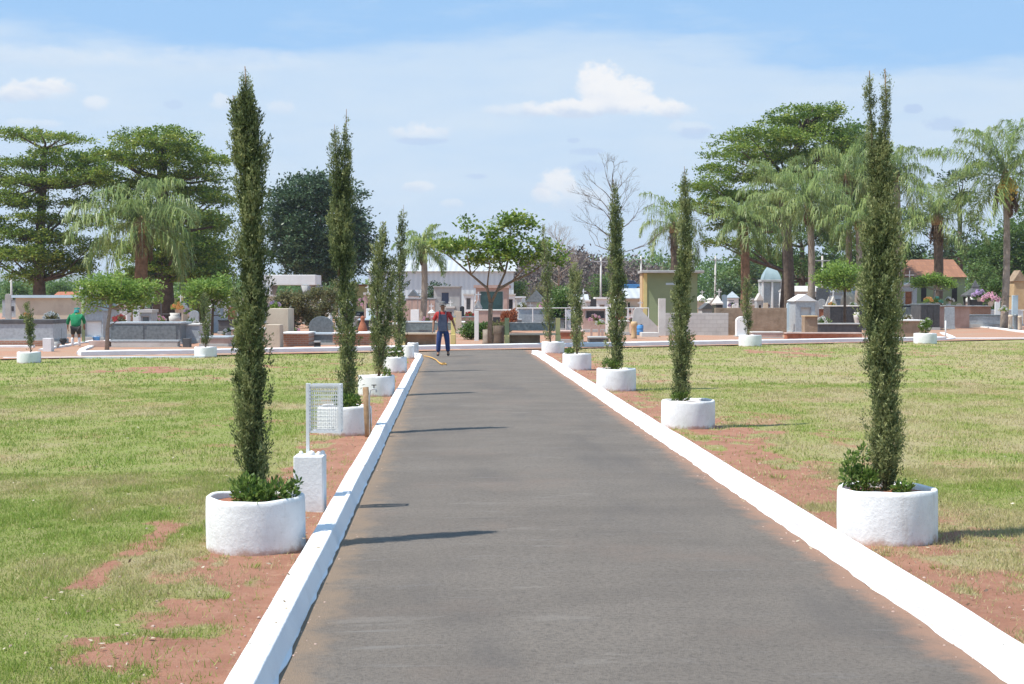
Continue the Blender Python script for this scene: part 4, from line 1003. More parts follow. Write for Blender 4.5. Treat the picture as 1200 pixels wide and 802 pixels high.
palm('grey palm rising behind the green pump house', 786, 372, 115, 790, 266, 50, 20, 51, droop=1.15, n_leaf=55, tr_r=(.3, .3), bark='bark', hang=.8, dead=6)
# ---- right group
tree('almond_tree', 'large tiered tree above the palms on the right, reaching out to the left', 'tree', 922, 366, 118, [(922, 366), (924, 320), (922, 270), (925, 210), (940, 150)],
     [(952,128,38,4),(936,138,46,6),(972,134,20,6),(960,152,42,8),(870,159,34,5),(905,160,26,6),(918,166,56,7),(856,178,32,5),(902,185,52,8),(960,180,42,10),(840,197,30,5),(882,207,50,7),(932,205,46,10),(828,219,32,5),(872,229,46,7),(812,240,26,5),(852,248,36,6),(897,250,42,9),(862,264,30,8),(795,241,14,4),(982,165,24,13),(838,284,18,6),(850,232,28,6),(905,235,35,9),(868,285,18,6)],
     60000, .215, 'almond', 52, group='tiered almond trees', flat=.85, tr_r=(.55, .25), up=.35, per=30, spread=2.5)
tree('round_tree', 'tall grey-green tree crown behind the palms, right of the large tiered tree', 'tree', 1012, 364, 135, [(1012, 364), (1010, 300), (1008, 220)],
     [(1000,165,26,18),(985,190,24,20),(1012,185,22,22),(1000,215,34,20),(1035,215,22,18),(1020,240,30,20),(985,240,24,18)], 15000, .32, 'mid', 53, tr_r=(.45, .2), per=10)
tree('round_tree', 'mid-green tree mass filling the space behind the right-hand palms', 'tree', 940, 361, 160, [(940, 361), (940, 330), (940, 290)],
     [(880,300,26,18),(905,275,28,20),(935,255,30,20),(965,270,28,22),(995,290,28,22),(1020,300,24,20),(920,310,30,16),(960,312,34,16),(1000,320,30,14),(865,322,20,12),(1040,285,20,20)], 26000, .32, 'mid', 153, tr_r=(.45, .25), per=30, spread=2.5)
tree('round_tree', 'dark leafy tree filling the gap behind the broad tiered tree on the left', 'tree', 222, 361, 150, [(222, 361), (222, 330), (220, 290)],
     [(200,270,28,20),(230,285,28,22),(255,300,20,20),(205,310,30,16),(238,322,28,12),(170,315,26,14),(245,262,18,16)], 18000, .30, 'almond', 154, tr_r=(.4, .25), per=30, spread=2.5)
palm('palm with reddish fibrous trunk, leftmost of the right-hand palms', 870, 380, 88, 871, 262, 46, 22, 54, droop=1.1, n_leaf=70, tr_r=(.22, .28), bark='palm_fibre', dead=10, hang=.8)
palm('palm with pale ringed trunk behind the pointed white tomb', 949, 376, 95, 948, 240, 58, 23, 55, droop=1.1, n_leaf=75, tr_r=(.26, .2), dead=6, hang=.8)
palm('hanging-leaved palm with dark trunk between two others on the right', 923, 374, 105, 915, 226, 52, 20, 56, droop=1.2, n_leaf=70, tr_r=(.26, .2), bark='bark', hang=.9)
palm('tall palm whose head shows left of the tall forked cypress', 992, 372, 112, 993, 205, 60, 22, 57, droop=1.15, n_leaf=75, tr_r=(.26, .2), bark='bark', hang=.9, dead=5)
palm('drooping palm immediately left of the tall forked cypress trunk, lower head', 1003, 376, 92, 1006, 262, 48, 20, 58, droop=1.15, n_leaf=65, tr_r=(.26, .2), hang=.9)
palm('palm partly hidden by the tall forked cypress, fronds showing to its right', 1052, 372, 108, 1050, 205, 56, 22, 59, droop=1.2, n_leaf=70, tr_r=(.26, .2), hang=.9)
palm('lower bright-fronded palm before the tile-roofed house', 1097, 372, 100, 1098, 256, 56, 18, 60, droop=.7, n_leaf=70, tr_r=(.3, .3), bark='bark', hang=.5, dead=7)
palm('tallest palm near the right edge with a yellow fruit bunch', 1176, 386, 91, 1178, 207, 80, 22, 61, droop=.62, n_leaf=85, tr_r=(.24, .17), fruit=.75, dead=6, hang=.4, leafw=.06)
tree('small_tree', 'small lime-green tree with umbrella crown before the tile-roofed house', 'tree', 1093, 384, 92, [(1093, 384), (1094, 355), (1096, 340)],
     [(1080,330,9,5),(1093,328,12,5),(1106,330,11,5),(1112,335,6,4),(1076,334,5,3)], 3500, .15, 'lime', 62, group='low bushy trees', bark='palebark', tr_r=(.1, .06), per=9)
tree('small_tree', 'bushy pale green tree left of the tall forked cypress', 'tree', 990, 388, 78, [(990, 388), (990, 360), (990, 340)],
     [(970,328,13,8),(985,318,16,10),(1002,322,14,10),(1012,332,12,8),(985,334,16,7),(965,322,7,5)], 4800, .15, 'lime', 63, group='low bushy trees', tr_r=(.08, .06), per=22, spread=2.6)
tree('round_tree', 'dark green tree behind the tallest palm at the right edge', 'tree', 1185, 362, 140, [(1185, 362), (1184, 320), (1184, 280)],
     [(1165,300,22,18),(1185,275,20,18),(1200,300,22,20),(1150,320,18,14),(1175,325,22,14),(1205,250,14,18),(1140,300,14,16),(1215,320,20,18)], 14000, .32, 'mid', 64, tr_r=(.4, .2), per=10)
tree('round_tree', 'sparse dark tree tops showing between the right-hand palms', 'tree', 1125, 362, 150, [(1125, 362), (1125, 300), (1125, 230)],
     [(1122,208,18,5),(1110,218,14,5),(1130,232,16,9),(1105,245,14,9),(1138,262,14,10),(1070,260,20,14),(1060,300,20,18),(1120,290,26,18),(1090,240,12,8)], 8000, .32, 'dark', 65, tr_r=(.35, .18), per=10)
tree('olive_shrub', 'olive-brown bushy shrub under the white slab pavilion', 'shrub', 345, 386, 92, [(345, 386), (345, 375)], [(340,375,10,10),(350,365,9,10),(356,352,12,9),(335,350,12,8),(328,360,8,8),(362,372,8,12),(372,345,9,8)], 7000, .16, 'olive', 66, tr_r=(.06, .04), per=9)
tree('olive_shrub', 'olive shrub behind the arched grey headstone', 'shrub', 375, 386, 95, [(375, 386), (375, 370)], [(372,372,10,14),(382,360,9,12),(388,345,8,9)], 3500, .16, 'olive', 67, tr_r=(.06, .04), per=9)
tree('leafy_bush', 'leafy green bush left of the fourth right-row cypress', 'shrub', 655, 388, 88, [(655, 388), (655, 370)], [(650,365,12,14),(660,350,12,14),(648,385,8,10),(663,378,8,12)], 5000, .16, 'mid', 68, tr_r=(.06, .04), per=9)
for i, (x, y, dd_, rx, rz, lab, mt) in enumerate([
    (552, 385, 68, 7, 6, 'low green bush at the foot of the white post left of the forked tree', 'mid'), (567, 386, 68, 7, 7, 'low green bush just left of the forked tree stem', 'mid'), (584, 385, 66, 7, 6, 'low green bush just right of the forked tree stem', 'olive'),
    (262, 358, 130, 12, 14, 'round green bush beside the tallest cypress, behind the left tombs', 'mid'), (210, 352, 120, 7, 7, 'small bush over the pale tombs right of the drooping palm', 'lime'), (232, 362, 105, 6, 10, 'narrow bush left of the grey gravestone by the small cypress', 'olive'),
    (510, 345, 170, 12, 14, 'dark round bush left of the grey mausoleum with blue window', 'dark'), (400, 340, 130, 6, 12, 'grey-green bush behind the twin-topped cypress', 'olive'), (438, 336, 200, 8, 8, 'lime bush before the yellow wall', 'lime'),
    (605, 337, 190, 10, 6, 'lime-green bush in front of the distant wooded slope', 'lime'), (707, 335, 180, 14, 14, 'bright green bush behind the tombs, left of the third right cypress', 'mid'), (770, 330, 190, 16, 12, 'green bush beyond the pump house roof', 'mid'),
    (900, 340, 150, 14, 10, 'green shrub left of the glass-roofed chapel', 'mid'), (855, 338, 160, 16, 12, 'dark green shrub between pump house and palms', 'dark'), (1155, 315, 130, 16, 14, 'green shrub right of the orange tiled roof', 'mid'), (1168, 332, 105, 7, 6, 'small green bush over the lantern-shaped tomb', 'mid'),
    (20, 340, 180, 14, 9, 'green bush under the tiered tree at the left edge', 'mid'), (70, 338, 190, 14, 6, 'low green bush left of the lime-green umbrella tree', 'mid'), (885, 300, 170, 16, 18, 'dark foliage behind the leftmost right-hand palm', 'dark'), (640, 342, 170, 14, 9, 'mixed green bush behind the leaning end cypress', 'olive')]):
    tree('leafy_bush', lab, 'shrub', x, y, dd_, [(x, y + rz + 4), (x, y)], [(x - rx * .4, y, rx * .7, rz), (x + rx * .4, y - 1, rx * .7, rz * .8), (x, y + rz * .6, rx, rz * .5)] + [(x + (j % 2 - .5) * rx * .5, y + rz + j * 7, rx * .9, 6) for j in range(max(1, int((HOR + 3500 / dd_ - y - rz) / 7)))], 2600, max(.12, dd_ * .0016), mt, 100 + i, limbs=False, tr_r=(.05, .04), per=9, group='bushes among the graves')

# ---- far wood, hills and sky line
def far_wood(name, n, px0, px1, d0, d1, topf, mat, size, seed):
    r_ = np.random.default_rng(seed); P = []
    k = n // 12; px = px0 + (px1 - px0) * r_.random(k); d = d0 + (d1 - d0) * r_.random(k)
    top = topf(px) + (fbm(px * .06, px * 0, s=seed, o=4) - .5) * 16
    u = r_.random(k) ** .8
    py = 362 + (top - 362) * u
    pts = np.array([tuple(at(a, b, c)) for a, b, c in zip(px, py, d)]); pts[:, 2] = np.maximum(pts[:, 2], .1)
    idx = np.repeat(np.arange(k), 12)
    Pp = pts[idx] + r_.normal(0, 1, (k * 12, 3)) * size * 1.2; A = r_.normal(size=(k * 12, 3)) + np.array([0, 0, .3])
    tone = np.clip(.5 + (fbm(pts[:, 0] * .12, pts[:, 1] * .12, s=seed) - .5)[idx] * 1.8 + r_.normal(0, .15, k * 12), 0, 1)
    o = kites(name, Pp, A, size * (.6 + .8 * r_.random(k * 12)), size * .6, tone, mat); o['kind'] = 'stuff'; return o
far_wood('distant_wood', 110000, -60, 1260, 230, 300, lambda p: np.interp(p, [-60, 100, 300, 430, 600, 640, 700, 760, 840, 1000, 1260], [334, 332, 330, 340, 326, 318, 306, 303, 308, 300, 298]), LEAF['mid'], .55, 71)
far_wood('distant_wood', 22000, 590, 800, 200, 228, lambda p: np.interp(p, [590, 640, 690, 740, 800], [318, 300, 300, 312, 322]), leaf_mat('bare_wood', (.12, .10, .085), (.20, .165, .15), (.27, .22, .2), .1, .9), .45, 72)
m = MB(); n = 60
for j, (dd_, sc_) in enumerate(((3000, 1), (3600, 1.0))):
    pass
hx = np.linspace(-40, 1240, 80)
m = MB(); b0 = 0
prof = lambda p: np.interp(p, [-300, -40, 40, 110, 200, 420, 600, 760, 900, 1240, 1500], [322, 318, 316, 321, 330, 336, 338, 334, 336, 338, 338])
rows = []
hx = np.linspace(-400, 1600, 120)
X, Y, Z = [], [], []
for k_, dd_ in enumerate(np.linspace(2300, 4200, 9)):
    f = math.sin(min(1, k_ / 5) * math.pi / 2) if k_ <= 5 else math.cos((k_ - 5) / 3 * math.pi / 2)
    pp = [at(p, 0, dd_) for p in hx]; zt = np.array([at(p, q, 3200).z for p, q in zip(hx, prof(hx) + (fbm(hx * .02, hx * 0 + k_, s=5) - .5) * 8)])
    X.append([p.x for p in pp]); Y.append([p.y for p in pp]); Z.append(zt * f - 1)
grid_mesh('hills', np.array(X), np.array(Y), np.array(Z), rough_mat('hill_ground', (.10, .14, .07), (.16, .15, .09), .01, .95))
# ================================================================ BURIAL GROUND
def S(x0, x1, yt, yb):
    d = D(yb); k = px_m(d); p = ground((x0 + x1) / 2, yb); p.z = .04
    return p, k, (x1 - x0) * k, (yb - yt) * k
def jit(): return FACE + random.uniform(-.05, .05)
def cross_mb(m, x, y, z, h, th=.05):
    m.cbox(x, y, z, th, th, h); m.cbox(x - h * .21, y, z + h * .6, h * .42 - th - .002, th * .9, th).cbox(x + h * .21, y, z + h * .6, h * .42 - th - .002, th * .9, th)
def box_tomb(x0, x1, yt, yb, label, body='granite', cap=None, depth=2.0, plinth=.16, panels=0, cross=None, head=None, group='box tombs', rz=None, cat='tomb', ledge=None, capt=.07, plq=True):
    p, k, w, h = S(x0, x1, yt, yb)
    t = thing('tomb', label, cat, p, jit() if rz is None else rz, group)
    ph = min(plinth, h * .3)
    m = MB(); m.cbox(0, depth/2, -.08, w * 1.0, depth, ph + .08); m.build('plinth', 'concrete' if body != 'concrete' else 'darkgrey', t, bevel=.01)
    m = MB(); m.cbox(0, depth/2, ph, w * .955, depth * .95, h - ph - capt)
    m.build('body', body, t, bevel=.012)
    m = MB(); m.cbox(0, depth/2, h - capt, w * .99, depth * .99, capt); m.build('top_slab', cap or body, t, bevel=.012)
    if panels:
        for i in range(panels):
            q = MB(); pw = w * .9 / panels; q.cbox(-w*.45 + pw * (i + .5), depth*.025 - .012, ph + .05, pw * .88, .03, h - ph - capt - .12); q.build('panel', ledge or cap or body, t)
    elif plq and h > .5 and w > 1:
        q = MB(); q.cbox(w * .1, depth*.025 - .012, ph + (h-ph)*.3, w * .22, .03, (h - ph) * .3); q.build('plaque', 'black_granite' if body not in ('black_granite', 'darkgrey') else 'lightstone', t)
    if head:
        hw, hh, hm = head; q = MB(); q.cbox(0, depth * .88, h, w * hw, .12, hh); q.build('headstone', hm, t, bevel=.03)
    if cross:
        q = MB(); cross_mb(q, w * .02, depth * .8, h + (head[1] if head else 0), cross); q.build('cross', 'metal', t)
    return t
def mausoleum(x0, x1, yt, yb, label, body='white_plaster', roof='flat', roofm=None, opening=None, om='dark', depth=2.4, cross=0, group='mausoleums', rz=None, over=1.08, rt=None, cat='mausoleum', side=None):
    """opening: (x0,x1,y0,y1) as fractions of the front"""
    p, k, w, h = S(x0, x1, yt, yb); t = thing('mausoleum', label, cat, p, jit() if rz is None else rz, group)
    rh = rt if rt else (.14 if roof == 'flat' else h * .28)
    m = MB(); m.cbox(0, depth/2, -.1, w * 1.04, depth * 1.04, .28); m.build('plinth', 'concrete', t, bevel=.01)
    wh = h - rh; m = MB(); W_ = w * .92
    if opening:                                   # real opening: wall built in four pieces round a recess
        ox0, ox1, oy0, oy1 = opening; ox0, ox1 = -W_/2 + W_*ox0, -W_/2 + W_*ox1; oz0, oz1 = .18 + (wh-.18) * oy0, .18 + (wh-.18) * oy1
        m.cbox((-W_/2 + ox0)/2, depth/2, .18, ox0 + W_/2, depth, wh - .18); m.cbox((W_/2 + ox1)/2, depth/2, .18, W_/2 - ox1, depth, wh - .18)
        m.cbox((ox0+ox1)/2, depth/2, oz1, ox1-ox0 - .004, depth - .004, wh - oz1 - .002)
        if oz0 > .2: m.cbox((ox0+ox1)/2, depth/2, .182, ox1-ox0 - .004, depth - .004, oz0 - .182)
        m.build('wall', body, t)
        q = MB(); q.cbox((ox0+ox1)/2, .16, oz0, ox1-ox0 - .006, .05, oz1-oz0 - .004); dr = q.build('door' if oz0 < .3 else 'window_pane', om, t)
        q = MB(); fr = .05
        for xx in (ox0 + fr/2, ox1 - fr/2): q.cbox(xx, .10, oz0 + .002, fr, .05, oz1-oz0 - .006)
        q.cbox((ox0+ox1)/2, .10, oz1 - fr - .004, ox1-ox0 - 2*fr - .004, .05, fr); q.build('frame', 'metal', dr)
    else:
        m.cbox(0, depth/2, .18, W_, depth, wh - .18); m.build('wall', body, t)
    m = MB()
    if roof == 'flat': m.cbox(0, depth/2, wh, w * over, depth * 1.1 , rh)
    elif roof == 'gable': m.gable(0, depth/2, wh, w * over, depth * 1.1, rh)
    else: m.cbox(0, depth/2, wh, w * over, depth * 1.08, .08).pyramid(0, depth/2, wh + .082, w * over * .96, depth * 1.02, rh - .08)
    m.build('roof', roofm or body, t)
    if cross: q = MB(); cross_mb(q, 0, .15, h - (.0 if roof != 'pyramid' else .1), cross, .06); q.build('cross', 'white_metal', t)
    return t
def headstone(x0, x1, yt, yb, label, mat='paleg', arch=True, th=.14, group='headstones', y_off=0, base_z=None, lean=0):
    p, k, w, h = S(x0, x1, yt, yb); t = thing('headstone', label, 'headstone', p, jit(), group)
    if arch:
        r = w / 2; hs = max(h - r * .8, h * .4); poly_ = [(-r, 0), (r, 0), (r, hs)] + [(r * math.cos(a), hs + (h - hs) * math.sin(a)) for a in [math.pi * i / 12 for i in range(1, 12)]] + [(-r, hs)]
    else: poly_ = [(-w/2, 0), (w/2, 0), (w/2 * .96, h), (-w/2 * .96, h)]
    m = MB(); m.prism(poly_, y_off, y_off + th)
    if lean: 
        for v in m.v: v.y += lean * v.z
    m.build('stone', mat, t, bevel=.012)
    m = MB(); m.cbox(0, y_off + th/2, -.1, w * 1.12, th * 2.2, .16); m.build('foot', 'concrete', t)
    return t
def wall(name, x0, x1, yt, yb, label, mat, depth=.2, cap=None, cat='wall', group=None, rz=None, capt=.06):
    p, k, w, h = S(x0, x1, yt, yb); t = thing(name, label, cat, p, FACE if rz is None else rz, group)
    m = MB(); m.cbox(0, depth/2, -.1, w, depth, h + .1 - (capt if cap else 0)); m.build('masonry', mat, t, bevel=.008)
    if cap: m = MB(); m.cbox(0, depth/2, h - capt, w * 1.02, depth * 1.2, capt); m.build('coping', cap, t, bevel=.008)
    return t
def vase(x, yt, yb, label, mat='lightstone', w=8, z=.04, cat='vase', name='urn', group=None):
    p, k, _, h = S(x, x, yt, yb); r = w / 2 * k; p.z = z
    t = MB(); t.lathe([(r*.55, 0), (r*.6, h*.06), (r*.3, h*.18), (r*.45, h*.3), (r*.95, h*.7), (r, h*.85), (r*.7, h*.9), (r*.85, h), (r*.6, h*.97), (r*.5, h*.8)], 16)
    o = t.build(name, mat, smooth=True); return tag(o, label, cat, group, p)
def flowers(x, y, d, label, petal, n=14, r=.3, leaf='mid', seed=1, group='flower bunches on the graves'):
    """a bunch whose middle stands at photo point x,y at distance d"""
    c = at(x, y, d); b = c.copy(); b.z = max(.05, c.z - r * .9)
    t = thing('flower_bunch', label, 'flowers', b, 0, group); r_ = np.random.default_rng(seed)
    q = unit(r_.normal(size=(260, 3))); q[:, 2] = np.abs(q[:, 2])
    kites('leaves', q * r * .75 * r_.random((260, 1)) + np.array([0, 0, r * .5]), q + r_.normal(0, .3, (260, 3)), r * .4, r * .16, r_.random(260), LEAF[leaf], t)
    m = MB(); m.lathe([(r*.25, 0), (r*.38, r*.5), (r*.42, r*.55), (r*.3, r*.5)], 10); m.build('vase', 'lightstone', t, smooth=True)
    for i in range(n):
        v = r_.normal(size=3); v /= np.linalg.norm(v); v[2] = abs(v[2]) * .8; f = MB(); cc = (v[0]*r*.85, v[1]*r*.85, v[2]*r + r*.55); fr = r * .2
        for a in range(5): f.box((cc[0] + math.cos(a*1.257)*fr*.6, cc[1], cc[2] + math.sin(a*1.257)*fr*.6), (fr, fr*.5, fr*.8), ry=a*1.257)
        f.build('blossom', petal, t)
    return t

# ---- left part -------------------------------------------------------------
box_tomb(-14, 64, 376, 405, 'long low grey tomb with dark slab top at the left edge, brick foot', 'paleg', 'darkgrey', depth=1.9, plinth=.2, capt=.16, plq=False)
wall('brick_wall', -14, 50, 401, 407.5, 'low red brick footing before the long grey tomb at the left edge', 'bricks', .25)
p, k, w, h = S(61, 67, 376, 406)
mausoleum(15, 95, 347, 397, 'long beige mausoleum wall with pale green flat roof behind the grey left tomb', 'beige', 'flat', 'bluewhite', depth=3.2, over=1.01, rt=.13)
headstone(49, 60, 361, 395, 'dark oval wreath plaque standing against the long beige mausoleum', 'darkgrey')
mausoleum(97, 122, 352, 401, 'narrow grey gabled mausoleum with white tiled front beside the green-hooded worker', 'paleg', 'gable', 'granite', opening=(.06, .94, .02, .62), om='white_plaster', depth=2.4, rt=.5)
flowers(60, 371, 64, 'pale green and cream bunch on the corner of the long grey tomb', 'white_petal', 10, .36, 'olive', 3)
wall('white_block', 50, 60, 398, 414, 'white painted block by the small leftmost cypress', 'whitewash', .35, cat='block')
vase(67, 402, 410, 'square grey pot beside the white painted block', 'concrete', 9)
vase(74, 398, 408, 'black bucket-like pot between the white block and the worker', 'dark', 9)
for i, (x, yb, lab) in enumerate([(66, 404, 'thin dark stand post right of the grey tomb corner'), (71, 404, 'second thin dark stand post, nearer to the green-hooded worker')]):
    m = MB(); p, k, w, h = S(x, x, 386, yb); m.tube([(0, 0, -.1), (0, 0, h)], .05, 8); tag(m.build('stand_post', 'darkgrey', smooth=True), lab, 'post', None, p)
def bucket(x, yt, yb, label, mat, w):
    p, k, _, h = S(x, x, yt, yb); r = w / 2 * k; t = thing('bucket', label, 'bucket', p, .3)
    m = MB(); m.lathe([(r*.78, 0), (r, h), (r*1.04, h), (r*1.04, h*.94), (r*.96, h*.96), (r*.74, .03), (.001, .03)], 18); m.build('tub', mat, t, smooth=True)
    m = MB(); m.tube([(-r, 0, h*.95), (-r*.8, 0, h*1.12), (0, 0, h*1.22), (r*.8, 0, h*1.12), (r, 0, h*.95)], .012, 5); m.build('bail', 'metal', t)
bucket(113, 396, 405, 'blue bucket beside the green-hooded worker', 'blue_plastic', 9)
p, k, w, h = S(95, 95, 334, 404)
t = thing('capped_post', 'tall dark post with slanted white top behind the green-hooded worker', 'post', p, 0)
m = MB(); m.tube([(.1, 0, -.1), (.1, 0, h * .85)], .07, 8); m.build('post', 'green_paint', t, smooth=True)
m = MB(); m.box((.02, 0, h * .9), (.12, .12, h * .18), ry=.15); m.build('cap', 'white_plaster', t)
wall('bench_slab', 104, 128, 401, 409, 'slanting low slab beside the left path, under the lime-green tree', 'pinkstone', .6, cat='slab')
box_tomb(127, 213, 379, 405, 'wide dark green marble tomb under the lime-green umbrella tree', 'granite', 'paleg', depth=2.2, plinth=.1, panels=2, ledge='granite')
box_tomb(128, 210, 400, 409, 'pale stone ledge in front of the wide dark marble tomb', 'lightstone', 'paleg', depth=.5, plinth=.05, plq=False, cat='ledge')
box_tomb(213, 234, 381, 404, 'short grey granite tomb right of the wide marble tomb', 'paleg', 'lightstone', depth=2.0)
wall('stone_pier', 206, 213, 380, 404.5, 'pinkish stone pier between the wide marble tomb and its short grey neighbour', 'pinkstone', .4, cat='pier')
for x, lab in ((159, 'white square column on the dark marble tomb, left of the grey cabinet'), ):
    wall('column', 156, 163, 360, 399, lab, 'white_plaster', .25, cat='column', capt=.04, cap='white_plaster')
mausoleum(163, 178, 364, 398, 'small grey cabinet-like niche tomb behind the dark marble tomb', 'paleg', 'flat', 'lightstone', opening=(.15, .85, .5, .85), om='granite', depth=1.2)
wall('stone_rail', 178, 194, 375, 396, 'low grey rail wall behind the dark marble tomb', 'concrete', .3, cap='lightstone')
vase(205, 368, 397, 'large pale stone urn behind the dark marble tomb', 'lightstone', 14, cat='urn')
wall('dark_box', 214, 222, 398, 409, 'dark square planter box before the short grey granite tomb', 'darkgrey', .4, cat='box')
box_tomb(233, 268, 396, 408, 'low broad grave slab right of the lawn cypress, earth coloured sides', 'pinkstone', 'paleg', depth=2, plq=False)
flowers(269, 390, 70, 'white flower bunch on the low grave slab left of the tallest cypress', 'white_petal', 12, .35, 'mid', 4)
mausoleum(212, 236, 336, 378, 'cream chapel tomb with dark slab roof behind the left trees', 'yellow_paint', 'flat', 'darkgrey', opening=(.1, .4, .4, .9), om='blue_glass', depth=3, rt=.3)
mausoleum(238, 262, 342, 377, 'white chapel tomb right of the cream chapel tomb', 'white_plaster', 'gable', 'lightstone', opening=(.35, .65, 0, .6), depth=3)
headstone(248, 262, 362, 391, 'grey slanted gravestone behind the small lawn cypress', 'paleg', False)
headstone(222, 233, 365, 395, 'squat grey headstone behind the short granite tomb', 'paleg', True)
flowers(208, 359, 90, 'orange and pink flower bunch behind the big stone urn', 'orange_petal', 14, .45, 'lime', 5)
flowers(222, 365, 88, 'violet blossom bunch beside the orange flower bunch', 'violet_petal', 10, .35, 'mid', 6)
box_tomb(255, 300, 376, 393, 'dark low tomb behind the tallest cypress, left side', 'darkgrey', 'black_granite', depth=2)
headstone(267, 276, 361, 391, 'terracotta coloured upright slab behind the tallest cypress', 'terracotta', False)
# pavilion
p, k, w, h = S(306, 370, 323, 381)
t = thing('pavilion', 'white slab-roofed pavilion on columns with flared capitals', 'pavilion', p, FACE)
m = MB(); m.cbox(0, 1.6, h - 12*k, w, 3.2, 12 * k); m.build('roof', 'white_plaster', t, bevel=.03)
for (px_, yy) in ((358, .3), (366, 1.2), (312, .3), (366, 2.8), (312, 2.8)):
    xx = (px_ - 338) * k; m = MB(); m.lathe([(.24, -.1), (.24, .15), (.17, .2), (.16, h - 12*k - .9), (.2, h - 12*k - .75), (.42, h - 12*k - .02)], 16, (xx, yy, 0)); m.build('column', 'concrete', t, smooth=True)
for i, (x, yt, yb, lab) in enumerate([(386, 346, 384, 'white round column right of the pavilion'), (367, 352, 384, 'short round column under the pavilion edge')]):
    m = MB(); p, k, w, h = S(x, x, yt, yb); m.lathe([(.26, -.1), (.26, .1), (.2, .14), (.19, h - .15), (.28, h - .1), (.28, h)], 16); tag(m.build('column', 'white_plaster', smooth=True), lab, 'column', 'round columns', p)
wall('beige_wall', 313, 338, 363, 405, 'tall beige rendered wall block right of the tallest cypress', 'beige', 1.6, cat='wall')
wall('beige_wall', 311, 328, 382, 409, 'lower beige block in front of the tall beige wall', 'beige', .9, cat='wall')
wall('brick_wall', 329, 362, 391, 407.5, 'low red brick grave wall with white coping, left of the arched headstone', 'bricks', 1.8, cap='white_plaster')
box_tomb(351, 393, 392, 406, 'grey granite grave bed below the arched headstone', 'granite', 'paleg', depth=2.0, plinth=.1, plq=False)
headstone(362, 391, 372, 402, 'arched grey granite headstone right of the low brick wall', 'granite', True, .16)
wall('dark_box', 368, 375, 401, 410, 'small dark niche box before the arched headstone', 'dark', .2, cap='concrete', cat='box')
# ---- centre left
wall('brick_wall', 390, 437, 391, 406, 'red brick grave wall with white coping behind the twin-topped cypress', 'bricks', 1.6, cap='white_plaster')
box_tomb(419, 446, 375, 392, 'black granite tomb with white headstone left of the brownish cypress', 'black_granite', 'bluewhite', depth=2, head=(.4, .55, 'white_plaster'))
p, k, w, h = S(419, 431, 378, 397)
t = thing('statue', 'small terracotta kneeling figure on the brick grave wall', 'statue', p, 0)
m = MB(); m.lathe([(.24, -.1), (.24, .12), (.2, .16), (.24, .3), (.2, .5), (.13, .7), (.08, .8), (.11, .9), (.1, 1.0), (.001, 1.06)], 14, sx=1, sy=.8); m.build('figure', 'terracotta', t, smooth=True)
m = MB(); m.cbox(0, 0, -.1, .6, .5, .2); m.build('base', 'beige', t)
flowers(427, 354, 110, 'red and pink flower bunch above the black granite tomb', 'pink_petal', 16, .6, 'mid', 7)
mausoleum(415, 436, 334, 373, 'yellow plastered building glimpsed between the cypresses on the left', 'yellow_paint', 'flat', 'terracotta', depth=4)
headstone(481, 491, 364, 392, 'bright white leaning headstone left of the walking man', 'white_plaster', False, .15, lean=.05)
box_tomb(470, 511, 378, 396, 'long grey slab tomb directly behind the left bench', 'granite', 'paleg', depth=2)
box_tomb(474, 512, 350, 379, 'row of grey plastered vaults behind the small palm', 'concrete', 'paleg', depth=3, plq=False, panels=5, ledge='pinkstone')
box_tomb(505, 560, 372, 388, 'long low pinkish tomb behind the walking man', 'pinkstone', 'concrete', depth=2.2)
mausoleum(507, 540, 336, 379, 'tall grey mausoleum with square dark-blue window behind the walking man', 'concrete', 'flat', 'concrete', opening=(.28, .60, .50, .86), om='blue_glass', depth=2.6, over=.98, rt=.1)
mausoleum(543, 555, 345, 377, 'little white niche chapel right of the grey mausoleum with blue window', 'white_plaster', 'flat', 'lightstone', opening=(.25, .75, .4, .9), om='darkgrey', depth=1.4)
mausoleum(556, 596, 335, 382, 'wide mausoleum with teal glass front behind the forked tree', 'pinkstone', 'flat', 'pinkstone', opening=(.12, .88, .34, .92), om='teal_glass', depth=3, over=1.04, rt=.2)
box_tomb(556, 600, 364, 389, 'pink granite tomb below the teal glass mausoleum', 'pinkstone', 'lightstone', depth=2)
wall('white_post', 556, 561, 366, 401, 'white square post left of the forked tree', 'white_plaster', .16, cat='post')
wall('garden_bed', 542, 566, 385, 394, 'rough brick kerb bed under the green bushes', 'bricks', .6, cap='concrete')
p, k, w, h = S(583, 583, 383, 405.5)
for i, (dx, r_, hh, lab, mt) in enumerate([(-.42, .17, .62, 'pale cut trunk piece left of the dark stump', 'palebark'), (0.05, .22, .78, 'dark tree stump left of the right bench', 'bark')]):
    m = MB(); m.lathe([(r_ * 1.25, -.1), (r_ * 1.05, .15), (r_, hh * .6), (r_ * 1.02, hh), (.001, hh + .01)], 12, wob=.2, seed=i); tag(m.build('tree_stump', mt, smooth=True), lab, 'stump', None, p + Vector((dx, 0, 0)))
